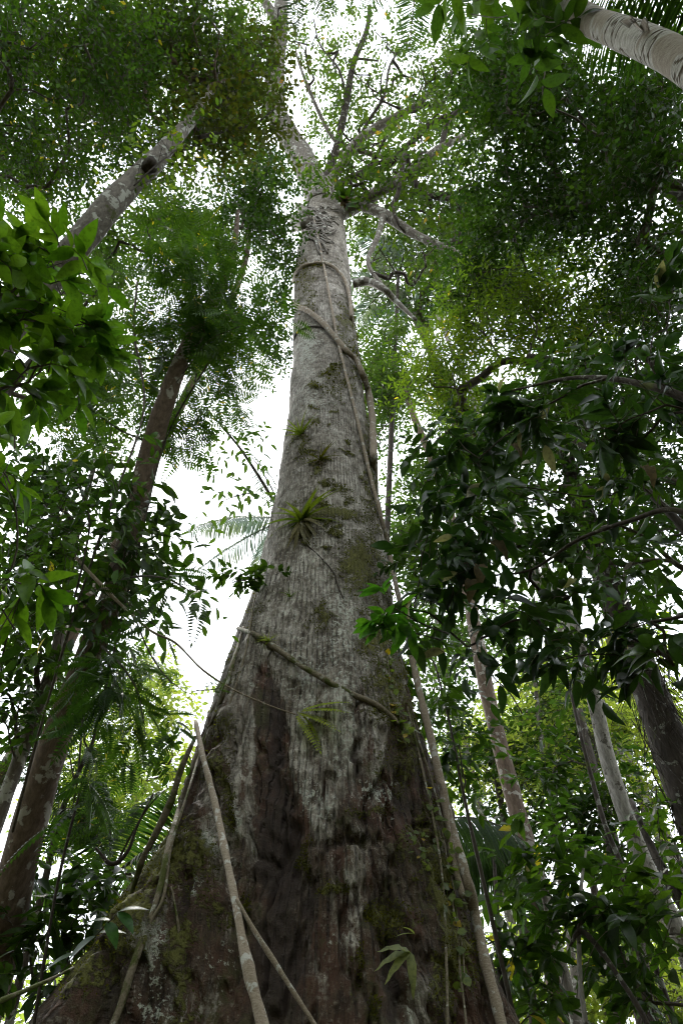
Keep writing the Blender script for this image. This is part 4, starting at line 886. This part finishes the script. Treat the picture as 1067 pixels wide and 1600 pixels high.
# ------------------------------------------------------------------ right side: stems
def fibres(parent, C_, n_, ln, seed, mat, r=.006, lo=0, hi=None):
    """hanging roots and dead fibres along a stem"""
    r_ = np.random.default_rng(seed); hi = hi or len(C_); mb = MB(); ii = r_.integers(lo, hi, n_)
    A = C_[ii, :3]+r_.normal(size=(n_, 3))*C_[ii, 3:4]*.7; L = ln*r_.uniform(.3, 1.2, (n_, 1))
    E = A+np.array([0, 0, -1])*L+r_.normal(size=(n_, 3))*L*.16; M = (A+E)/2+r_.normal(size=(n_, 3))*L*.14
    prisms(mb, A, M, E, r, 0); o = mb.build('hanging_fibre', [mat], parent); o['kind'] = 'stuff'
T3, C3 = tree('shaggy_tree', 'thick dark trunk at the right edge, shaggy with hanging roots and fibres',
     [(1140, 1420, 10.0, .27), (1085, 1270, 10.2, .26), (1050, 1175, 10.5, .25), (1003, 1050, 11, .235), (965, 960, 11.6, .22), (935, 870, 12.3, .2), (905, 780, 13.2, .17), (880, 700, 14.2, .13)],
     B_DARK, L_DARK, [(950, 850, 60, 50, 12, 1, 16), (900, 760, 60, 50, 13, 1, 20), (1010, 930, 40, 40, 11, .8, 10)], 71, T=6, L=7, tl=.5, ls=.17, tpl=TM, rad=.4, seg=24, frac=.6)
fibres(T3, C3, 900, 1.1, 72, B_DARK, .008, 12)
T4, C4 = tree('dark_slim_tree', 'dark slim trunk low on the right between the grey trunk and the pale sapling',
     [(1030, 1680, 13.6, .17), (1008, 1590, 13.6, .165), (995, 1500, 13.8, .16), (975, 1400, 14.2, .15), (950, 1300, 14.8, .14), (925, 1200, 15.6, .11), (905, 1110, 16.6, .07)],
     B_DARK, L_DARK, [(940, 1240, 46, 60, 14.5, 1, 22), (890, 1290, 46, 46, 14.5, 1, 16), (990, 1330, 36, 40, 14, 1, 12)], 73, T=7, L=7, tl=.5, ls=.2, tpl=TM, rad=.4, seg=16, frac=.55)
fibres(T4, C4, 420, 1.0, 74, B_TWIG, .007, 10)
tree('pale_sapling', 'thin pale sapling stem low on the right under dark drooping leaves',
     [(925, 1680, 8.2, .028), (915, 1600, 8.2, .026), (906, 1530, 8.3, .024), (904, 1450, 8.5, .022), (908, 1380, 8.8, .018), (915, 1330, 9.2, .012)],
     B_PALE, L_DARK, [(850, 1420, 80, 40, 8.3, .5, 14), (930, 1390, 70, 36, 8.5, .5, 12), (1000, 1430, 60, 40, 8.4, .5, 8)], 75, T=3, L=7, tl=.4, ls=.26, tpl=TB, rad=.25, seg=9, frac=.4, cat='sapling', tip=.005, maxr=.014, along=.9)
tree('thin_dark_tree', 'thin dark stem slanting down to the right among bright leaves',
     [(1000, 1440, 11, .04), (973, 1358, 11.2, .038), (945, 1290, 11.4, .036), (925, 1220, 11.8, .034), (907, 1150, 12.2, .03), (893, 1090, 12.8, .025), (880, 1040, 13.4, .018)],
     B_DARK, L_DARK, [(880, 1060, 40, 30, 13, .6, 8), (850, 1190, 40, 40, 12, .6, 8)], 76, T=5, L=6, tl=.4, ls=.2, tpl=TM, rad=.3, seg=8, frac=.3, tip=.006)
tree('thin_grey_tree', 'thin grey stem with sparse twigs in front of the bright sky low on the right',
     [(880, 1400, 17, .08), (865, 1290, 17.6, .075), (850, 1190, 18.4, .07), (838, 1090, 19.6, .06), (830, 1010, 21, .045), (822, 960, 22, .03)],
     B_GREY, L_FAR, [(850, 1100, 50, 50, 19, 1.5, 16), (790, 1000, 50, 60, 20, 1.5, 16), (700, 1000, 30, 40, 19, 1, 8)], 77, T=7, L=6, tl=.8, ls=.2, rad=.7, seg=9, frac=.2)
liana('curved_sapling', 'dark curved stem low on the right with a knot where it forks', 'sapling', [PY(890, 1478, 7.6), PY(905, 1455, 7.6), PY(930, 1475, 7.5), PY(965, 1525, 7.4), PY(1000, 1580, 7.3), PY(1040, 1660, 7.2)], [.012, .03, .026, .024, .024, .022], B_DARK)

# ---- palms
def frond(mb, b, d, L, ll, n_, droop, r_, hang=.5, wid=.035, mq=0, tipw=.5):
    d = nrm(d); t = np.linspace(0, 1, 16)[:, None]; P = b+d*L*t+np.array([0, 0, -1])*L*droop*t**2
    tube(mb, P, np.linspace(.018, .004, 16)*L/2, 5, mq=1)
    tt = np.linspace(.12, .99, n_); Q = b+d*L*tt[:, None]+np.array([0, 0, -1])*L*droop*tt[:, None]**2
    tg = nrm(d-np.array([0, 0, 2.])*droop*tt[:, None]); side = nrm(np.cross(tg, [0, 0, 1.])); nn = np.cross(side, tg)
    for s in (1, -1):
        D = side*s*.9+tg*.45+np.array([0, 0, -1])*hang+r_.normal(size=Q.shape)*.06
        S = ll*(.35+.75*np.sin(np.pi*np.clip(tt*.95+.05, 0, 1))**.6)*r_.uniform(.9, 1.1, n_)
        place(mb, t_blade(wid, 5, .22+hang*.3, .8, .3, .5), Q, D, nn, S, 0)
def palm(name, label, cpos, tr, nf, L, ll, seed, mat=None, droop=.5, dirs=None, base=None, hang=.5, nl=46, bark=None, wid=.03):
    r_ = np.random.default_rng(seed); cpos = np.array(cpos); bx = np.array(base if base is not None else cpos[:2]); b = np.array([bx[0], bx[1], 0.])
    t = thing(name, label, 'palm', b); mb = MB()
    C_ = crom(np.array([list(b+[0, 0, -.1])+[tr*1.3], list(b*.7+cpos*.3)+[tr], list(b*.35+cpos*.65)+[tr*.95], list(cpos)+[tr*.8]]), 10)
    tube(mb, C_[:, :3], C_[:, 3], 14, .08); mb.build('trunk', bark or B_GREY, t)
    if dirs is None:
        dirs = [(math.cos(a), math.sin(a), r_.uniform(.1, 1.1)) for a in np.arange(nf)*2.4+seed]
    for d in dirs:
        mb = MB(); frond(mb, cpos, np.array(d, float), L*r_.uniform(.85, 1.1), ll, nl, droop*r_.uniform(.8, 1.2), r_, hang, wid); mb.build('frond', [mat or L_PALM, B_TWIG], t)
L_PALMF = leafmat('leaf_palm_hazed', (.17, .23, .19), (.24, .31, .26), .35, .55, k=.8, tcol=(1.2, 1.3, 1.1))  # haze and glare over the far palms painted in as a paler leaf colour
# tall white-stemmed palm whose stem crosses the right-hand leaves
cp = PR(622, 432, 34); bp_ = PR(1000, 1180, 18.5)
palm('tall_palm', 'tall palm with pale feathery fronds high up just right of the trunk', cp, .09, 0, 4.6, 1.0, 5, L_PALMF, .45,
     [(-1, .1, .5), (-.6, -.8, .5), (.3, -1, .4), (1, -.3, .6), (.8, .7, .6), (0, 1, .6), (-.7, .8, .5), (.9, -.9, .2), (-.1, -.3, 1)], (AX-.2, 13.5), nl=54, bark=B_DARK)
palm('pale_palm', 'pale feathery palm hanging in the white sky gap left of the trunk', PR(446, 812, 26), .16, 0, 4.2, .85, 6, L_PALMF, .5,
     [(-1, .05, .45), (-.9, -.5, -.25), (-.8, .1, -.3), (-.3, -1, .3), (.5, -.9, .4), (1, .2, .5), (.2, 1, .6), (-.5, .9, .6)], nl=60, hang=.7)
palm('understory_palm', 'green understory palm behind the left buttress with arching fronds', PR(172, 1372, 12.5), .07, 0, 2.6, .62, 7, L_PALM, .5,
     [(-.55, -.3, 1.3), (-.2, -.2, 1.2), (.35, -.3, .9), (.8, -.3, .55), (1.1, .1, .35), (-1, .3, .5), (.3, 1, .6)], nl=50, hang=.55, wid=.028)
palm('understory_palm', 'dark palm drooping comb-like fronds just right of the giant trunk', PR(835, 1330, 12.5), .08, 0, 2.7, .75, 8, L_PALM, .35,
     [(-1.2, -.5, .45), (-1, -.1, .2), (-.9, .4, .5), (-.8, -.9, .25), (-.2, .9, .9), (.1, 1, .4)], nl=54, hang=1.0, wid=.024)
palm('overhead_palm', 'palm fronds silhouetted at the very top edge right of centre', PR(665, -150, 22), .12, 0, 2.9, .6, 9, L_PALM, .3,
     [(-.1, .9, .15), (.4, .9, .1), (-.6, .8, .2), (1, .1, .2), (-1, -.1, .2), (.1, -1, .2)], (2.5, -2.6), nl=54, hang=.25)
palm('corner_palm', 'dark palm frond behind the white peeling trunk in the upper right corner', PR(1215, -20, 10), .07, 0, 1.9, .5, 10, L_DARK, .15,
     [(-1, .0, .1), (-1, .25, .2), (-.6, -1, .3), (.7, .6, .4), (.4, -.9, .4)], nl=60, hang=.2)
palm('overhead_palm', 'small dark frond tips at the top edge beside the pale limb', PR(470, -60, 16), .07, 0, 1.2, .3, 12, L_DARK, .3,
     [(-.2, 1, -.1), (.5, .8, 0), (-1, .1, .2), (.8, -.4, .2), (-.1, -1, .2)], (-.8, -2.2), nl=40, hang=.3)

# ---- near big-leaved dark branches on the right
TBIG = t_blade(.18, 9, .4, .8, .45, .06, .012)
def bigtree(name, label, pts, spec, seed, base, mat=None, ls=.215, T=3, L=6, tl=.33, rad=.16, **k):
    return tree(name, label, pts, B_DARK, mat or L_BIG, spec, seed, base=base, T=T, L=L, tl=tl, ls=ls, tpl=TBIG, droop=.4, rad=rad, seg=12, frac=.15, tip=.0045, limbmat=B_DARK, along=.8, side=.75, jit=.5, cat='tree', **k)
bigtree('big_leaved_tree', 'near tree on the right whose large dark drooping leaves hang before the bright gap',
     [(1180, 900, 5.0, .034), (1067, 800, 5.2, .022), (980, 815, 5.4, .018), (900, 845, 5.6, .014), (830, 890, 5.7, .010), (760, 900, 5.8, .007)],
     [(760, 860, 70, 70, 5.8, .4, 26), (700, 900, 50, 50, 6.0, .3, 13), (840, 940, 60, 60, 5.6, .4, 18), (930, 960, 70, 80, 5.3, .4, 24), (1020, 980, 50, 90, 5.0, .4, 18), (680, 840, 40, 40, 6.2, .2, 8), (650, 960, 22, 30, 6.2, .2, 7), (730, 985, 40, 30, 5.9, .2, 6), (870, 1030, 50, 24, 5.4, .3, 6)], 81, (5.2, 3.2), maxr=.03)
bigtree('big_leaved_tree', 'near tree on the right with large dark leaves spreading above the drooping ones',
     [(1220, 760, 5.6, .05), (1100, 640, 5.9, .04), (1000, 600, 6.3, .03), (900, 590, 6.8, .02), (800, 610, 7.2, .012)],
     [(860, 640, 80, 70, 6.8, .5, 26), (760, 680, 60, 60, 7.2, .4, 20), (960, 700, 80, 80, 6.3, .5, 26), (1020, 580, 50, 90, 6.0, .5, 20), (700, 720, 40, 50, 7.3, .3, 10), (1040, 420, 30, 70, 6.8, .4, 10), (800, 780, 60, 50, 6.5, .4, 14)], 82, (6.0, 3.6), maxr=.03, ls=.23)
sprig('bright_sprig', 'bright green whorl of leaves poking in front of the right side of the trunk', [PR(700, 990, 5.6), PR(660, 975, 5.2), PR(625, 955, 5.0), PR(605, 945, 4.95)], .008, 3, .18, TB, L_SPRIG, 83, .18, 2, 5, .06, .2, t0=.55, along=.8)
sprig('bright_sprig', 'smaller green sprig below the bright whorl, yellowish at its heart', [PR(690, 1000, 5.5), PR(650, 990, 5.2), PR(615, 985, 5.0), PR(592, 980, 4.95)], .006, 2, .15, TB, L_SPRIG, 84, .1, 2, 4, .04, .3, t0=.8, along=.9)
r_ = np.random.default_rng(90)
# curled dead leaves caught in the branches
for k, (a, b, R, lab) in enumerate([(765, 860, 5.6, 'curled grey dead leaf, uppermost caught in the big-leaved branches'), (747, 895, 5.6, 'wide grey dead leaf caught in the middle of the big-leaved branches'),
        (735, 918, 5.6, 'drooping pale dead leaf, lowest caught in the big-leaved branches'), (792, 705, 6.4, 'narrow grey dead leaf hanging beside the thin white stem'), (1000, 742, 5.8, 'crumpled pale dead leaf near the right edge')]):
    b_ = PR(a, b-12, R); mb = MB(); place(mb, t_blade(.28, 9, .5, .8, .9, .2, .05), b_[None], np.array([[r_.normal()*.5, -.2, -1]]), np.array([[.2, -1, .5+r_.normal()*.3]]), .2)
    tag(mb.build('dead_leaf', L_DEAD, org=b_), lab, 'dead leaf', 'dead leaves caught on the right')

tree('broad_leaved_tree', 'dark middle-sized tree filling the space behind the big drooping leaves on the right',
     [(1260, 1120, 8.4, .09), (1180, 980, 8.8, .08), (1080, 840, 9.4, .06), (980, 740, 10.2, .045), (880, 680, 11, .03)], B_DARK, L_DARK,
     [(720, 740, 70, 80, 9.6, .7, 20), (830, 800, 80, 80, 9, .7, 20), (940, 860, 80, 80, 8.6, .7, 20), (1010, 680, 60, 110, 9, .7, 20), (880, 640, 70, 60, 10, .7, 20), (680, 860, 46, 60, 9.4, .5, 10)],
     86, T=7, L=7, tl=.45, ls=.19, tpl=TB, rad=.3, droop=.4, seg=12, tip=.006, lai=1.0, maxr=.05)
# ---- lower right understory
tree('drooping_tree', 'dark understory tree with narrow drooping leaves filling the lower right corner',
     [(1240, 1680, 9, .09), (1150, 1560, 9.2, .08), (1080, 1440, 9.6, .07), (1020, 1330, 10.2, .05), (985, 1250, 11, .03)], B_DARK, L_MID,
     [(1020, 1300, 60, 50, 10, .8, 26), (940, 1350, 70, 50, 10, .8, 24), (860, 1330, 60, 50, 10.2, .8, 18), (1030, 1420, 50, 60, 9.4, .8, 20), (960, 1480, 60, 50, 9.4, .8, 16), (1040, 1540, 40, 50, 9, .7, 12)],
     91, T=5, L=7, tl=.5, ls=.24, tpl=TM, rad=.35, droop=.4, seg=12, tip=.006, along=.8)
tree('understory_tree', 'dark leafy understory tree low down between the giant and the red-brown trunk',
     [(800, 1700, 9.4, .05), (792, 1600, 9.5, .045), (780, 1500, 9.8, .04), (775, 1400, 10.3, .03), (770, 1320, 11, .02)], B_DARK, L_MID,
     [(800, 1440, 40, 50, 10, .6, 15), (850, 1500, 60, 50, 10, .6, 18), (780, 1390, 30, 40, 10.4, .6, 9), (860, 1570, 40, 30, 9.6, .5, 6), (800, 1520, 24, 30, 9.8, .4, 4)],
     92, T=5, L=7, tl=.45, ls=.24, tpl=TB, rad=.3, droop=.35, seg=9, tip=.005, cat='tree')
tree('epiphyte_laden_tree', 'tree beyond the red-brown trunk with dark clumps of leaves against the bright sky',
     [(850, 1700, 17, .12), (830, 1560, 17, .11), (810, 1400, 17.4, .1), (780, 1240, 18.6, .08), (760, 1100, 20.5, .05)], B_DARK, L_DARK,
     [(800, 1180, 50, 50, 18, 1.2, 22), (850, 1260, 50, 40, 17.6, 1.2, 22), (900, 1180, 46, 40, 18, 1.2, 14), (760, 1240, 36, 60, 18, 1, 16), (720, 1130, 36, 60, 19, 1, 14), (820, 1330, 44, 36, 17, 1, 14)],
     93, T=7, L=7, tl=.6, ls=.2, rad=.5, seg=10, frac=.4)
tree('shrubby_tree', 'bushy dark leaves hugging the right edge of the giant below the bright whorl',
     [(760, 1400, 9.3, .026), (728, 1260, 9.6, .022), (700, 1120, 10.2, .018), (680, 1040, 10.8, .013)], B_TWIG, L_DARK,
     [(660, 1020, 26, 36, 10.2, .5, 10), (690, 1100, 30, 50, 10, .5, 12), (720, 1180, 30, 40, 9.8, .5, 6), (665, 930, 30, 40, 11, .5, 10)], 94, T=5, L=7, tl=.4, ls=.2, tpl=TB, rad=.3, seg=9, tip=.005, droop=.4)
# ---- lower left understory
tree('understory_tree', 'dark broad-leaved understory tree in the bottom left corner',
     [(150, 1750, 8.4, .05), (130, 1640, 8.4, .045), (110, 1540, 8.6, .04), (100, 1450, 9, .03), (105, 1380, 9.5, .02)], B_DARK, L_DARK,
     [(130, 1430, 60, 40, 9, .5, 18), (60, 1470, 50, 40, 9, .5, 14), (110, 1380, 60, 30, 9.4, .5, 14), (40, 1550, 40, 40, 8.6, .4, 8), (200, 1390, 26, 26, 9.4, .4, 6), (20, 1400, 30, 60, 9.2, .5, 8)],
     95, T=5, L=7, tl=.42, ls=.22, tpl=TB, rad=.3, droop=.35, seg=9, tip=.005)
tree('understory_tree', 'slim tree with long feathery leaves behind the leaning red-brown trunk low on the left',
     [(40, 1500, 12, .06), (70, 1380, 12.2, .055), (100, 1260, 12.8, .045), (150, 1150, 13.6, .03), (175, 1090, 14.3, .02)], B_DARK, L_MID,
     [(170, 1150, 50, 50, 13.4, .8, 14), (100, 1100, 60, 60, 13.6, .8, 16), (60, 1200, 50, 50, 13, .8, 14), (210, 1060, 40, 30, 13.6, .8, 8), (120, 1290, 60, 36, 12.4, .6, 10)],
     96, T=5, L=6, tl=.4, ls=.42, tpl=TP, rad=.35, droop=.3, seg=9, tip=.007)
liana('curving_liana', 'dark looping liana low on the left between the leaning trunk and the palm', 'liana', [PY(150, 1325, 7), PY(175, 1350, 7), PY(200, 1330, 7), PY(215, 1290, 7), PY(240, 1240, 7)][::-1], [.01, .014, .018, .02, .014], B_DARK)
liana('slanting_twig', 'mossy slanting twig in the bottom left corner beside the giant base', 'twig', [PY(115, 1512, 5.6), PY(80, 1530, 5.4), PY(40, 1548, 5.2), PY(0, 1565, 5), PY(-60, 1600, 4.8)], [.008, .012, .014, .016, .016], B_LIANAM)
liana('long_liana', 'long thin dark liana running steeply behind the palm on the left', 'liana', [PR(330, 560, 11), PR(262, 680, 10.4), PR(218, 850, 9), PR(185, 990, 8.4), PR(140, 1180, 8), PR(95, 1360, 7.8), PR(60, 1560, 7.6), PR(40, 1700, 7.6)], .014, B_DARK, 6)
liana('long_liana', 'long thin grey liana left of the leaning trunk, below its feathery crown', 'liana', [PR(215, 440, 12), PR(210, 520, 11), PR(225, 640, 10), PR(170, 800, 8.8), PR(110, 980, 8.4), PR(60, 1150, 8.4), PR(20, 1300, 8.6)], .015, B_TWIG, 6)
# seedling leaves at lower left
b = PR(150, 1462, 5.6); t = thing('seedling', 'seedling with a few blue-green leaves in front of the left buttress', 'seedling', b)
mb = MB(); tube(mb, crom([PR(95, 1520, 5.7), PR(130, 1480, 5.65), b, PR(185, 1425, 5.5)], 6), .005, 5); mb.build('stem', B_TWIG, t)
L_SEED = leafmat('leaf_seedling', (.05, .14, .06), (.07, .18, .08), .4, .35)
for (a, bb, R, d) in ((150, 1462, 5.6, (-.6, -.3, -.5)), (168, 1440, 5.55, (.6, -.3, -.7)), (172, 1438, 5.5, (-1, 0, .15)), (185, 1425, 5.5, (.7, -.3, -.5)), (185, 1425, 5.5, (.9, 0, .3)), (150, 1460, 5.6, (.9, -.2, .2)), (120, 1490, 5.65, (-.9, -.3, -.3))):
    mb = MB(); place(mb, t_blade(.22, 9, .3, .75, .2, .1), PR(a, bb, R)[None], np.array([d], float), np.array([[0, -.7, 1.]]), .2); mb.build('leaf', L_SEED, t)

# ------------------------------------------------------------------ sunlit trees beyond, and the forest round about
tree('sunlit_tree', 'bright yellow-green tree far beyond on the lower left',
     [(190, 1560, 26, .16), (200, 1400, 26, .15), (210, 1260, 27, .12), (225, 1130, 29, .08)], B_GREY, L_SUN,
     [(230, 1110, 50, 60, 27, 2.5, 44), (170, 1190, 50, 60, 27, 2.5, 36), (260, 1230, 36, 50, 26, 2.5, 26), (200, 1290, 60, 40, 25, 2, 26), (110, 1260, 50, 50, 25, 2, 20)], 101, T=13, L=7, tl=1.0, ls=.24, rad=.9, seg=10, tip=.012)
tree('sunlit_tree', 'bright yellow-green tree far beyond on the right, thin enough to show the sky',
     [(1040, 1480, 28, .2), (1000, 1340, 28, .18), (950, 1210, 29.5, .14), (900, 1100, 32, .09)], B_GREY, L_SUN,
     [(830, 1110, 70, 70, 29, 3, 40), (920, 1130, 70, 60, 29, 3, 40), (1020, 1120, 50, 60, 29, 3, 26), (760, 1180, 50, 60, 28, 2.5, 26), (980, 1030, 60, 40, 31, 2.5, 18), (850, 1200, 60, 40, 28, 2.5, 20)], 102, T=13, L=7, tl=1.1, ls=.26, rad=1.0, seg=10, tip=.016)
tree('sunlit_tree', 'airy yellow-green tree beyond the red-brown trunk on the right, its leaves backlit',
     [(960, 1560, 19, .1), (930, 1400, 19.4, .09), (895, 1260, 20.4, .075), (860, 1130, 22, .05)], B_DARK, L_SUN,
     [(790, 1120, 70, 70, 20, 1.5, 10), (880, 1080, 80, 60, 20.5, 1.5, 10), (980, 1120, 70, 80, 20, 1.5, 10), (860, 1220, 90, 50, 19.5, 1.5, 10), (720, 1200, 30, 60, 20, 1, 10), (1020, 1240, 50, 50, 19, 1.2, 10)], 105, T=13, L=7, tl=.7, ls=.17, rad=.55, seg=10, tip=.01, lai=.75)
tree('sunlit_tree', 'bright green thicket of leaves far beyond at the bottom right',
     [(960, 1700, 22, .14), (950, 1600, 22, .13), (935, 1500, 22.4, .1), (915, 1420, 23, .07)], B_GREY, L_SUN,
     [(900, 1500, 80, 60, 22, 2, 40), (1000, 1520, 60, 60, 22, 2, 34), (860, 1580, 50, 30, 21.5, 2, 16), (1040, 1570, 40, 40, 21, 2, 12), (780, 1560, 30, 50, 22, 2, 12)], 103, T=13, L=7, tl=.9, ls=.24, rad=.8, seg=10, tip=.012)
tree('thin_tree', 'thin bluish tree seen between the giant and the red-brown trunk',
     [(760, 1300, 24, .12), (730, 1180, 24.5, .11), (700, 1060, 26, .09), (680, 960, 28, .06)], B_GREY, L_FAR,
     [(690, 1060, 40, 60, 25, 1.5, 14), (740, 1010, 40, 40, 26, 1.5, 10), (660, 980, 30, 40, 27, 1.5, 10), (700, 1160, 24, 40, 25, 1.5, 8)], 104, T=7, L=6, tl=1.0, ls=.2, rad=.9, seg=10, tip=.012)

def forest_and_shade_leaves():
    r_ = np.random.default_rng(200); mb = MB()
    n = 3400; az = r_.uniform(0, 2*np.pi, n); R = r_.uniform(30, 46, n); z = r_.uniform(0, 1, n)**1.15*15
    X = R*np.sin(az); Y = R*np.cos(az)
    gap = vnoise(np.stack([az*7, z*.25, az*0], -1), 5); keep = (gap > .28+.022*z)
    C = np.stack([X, Y, z], -1)[keep]
    n = 1500; az = r_.uniform(R_(82), R_(278), n); R = r_.uniform(9, 24, n); z2 = 3+r_.uniform(0, 1, n)*13  # unseen leaf clumps added behind the camera to cut frontal sky light
    B = np.stack([R*np.sin(az), R*np.cos(az), z2], -1); B = B[vnoise(B*.35, 3) > .4]; C = np.vstack([C, B])
    sprays(mb, r_, C, 1.5, 11, 7, 1.7, .42, TS, .1, .6, .02)
    o = mb.build('distant_forest_and_shade_leaves', [L_SUN, B_TWIG], org=(0, 0, 0)); tag(o, 'bright mass of forest leaves far behind all the trunks, plus unseen leaves added behind the camera for shade', 'forest'); o['kind'] = 'stuff'
forest_and_shade_leaves()
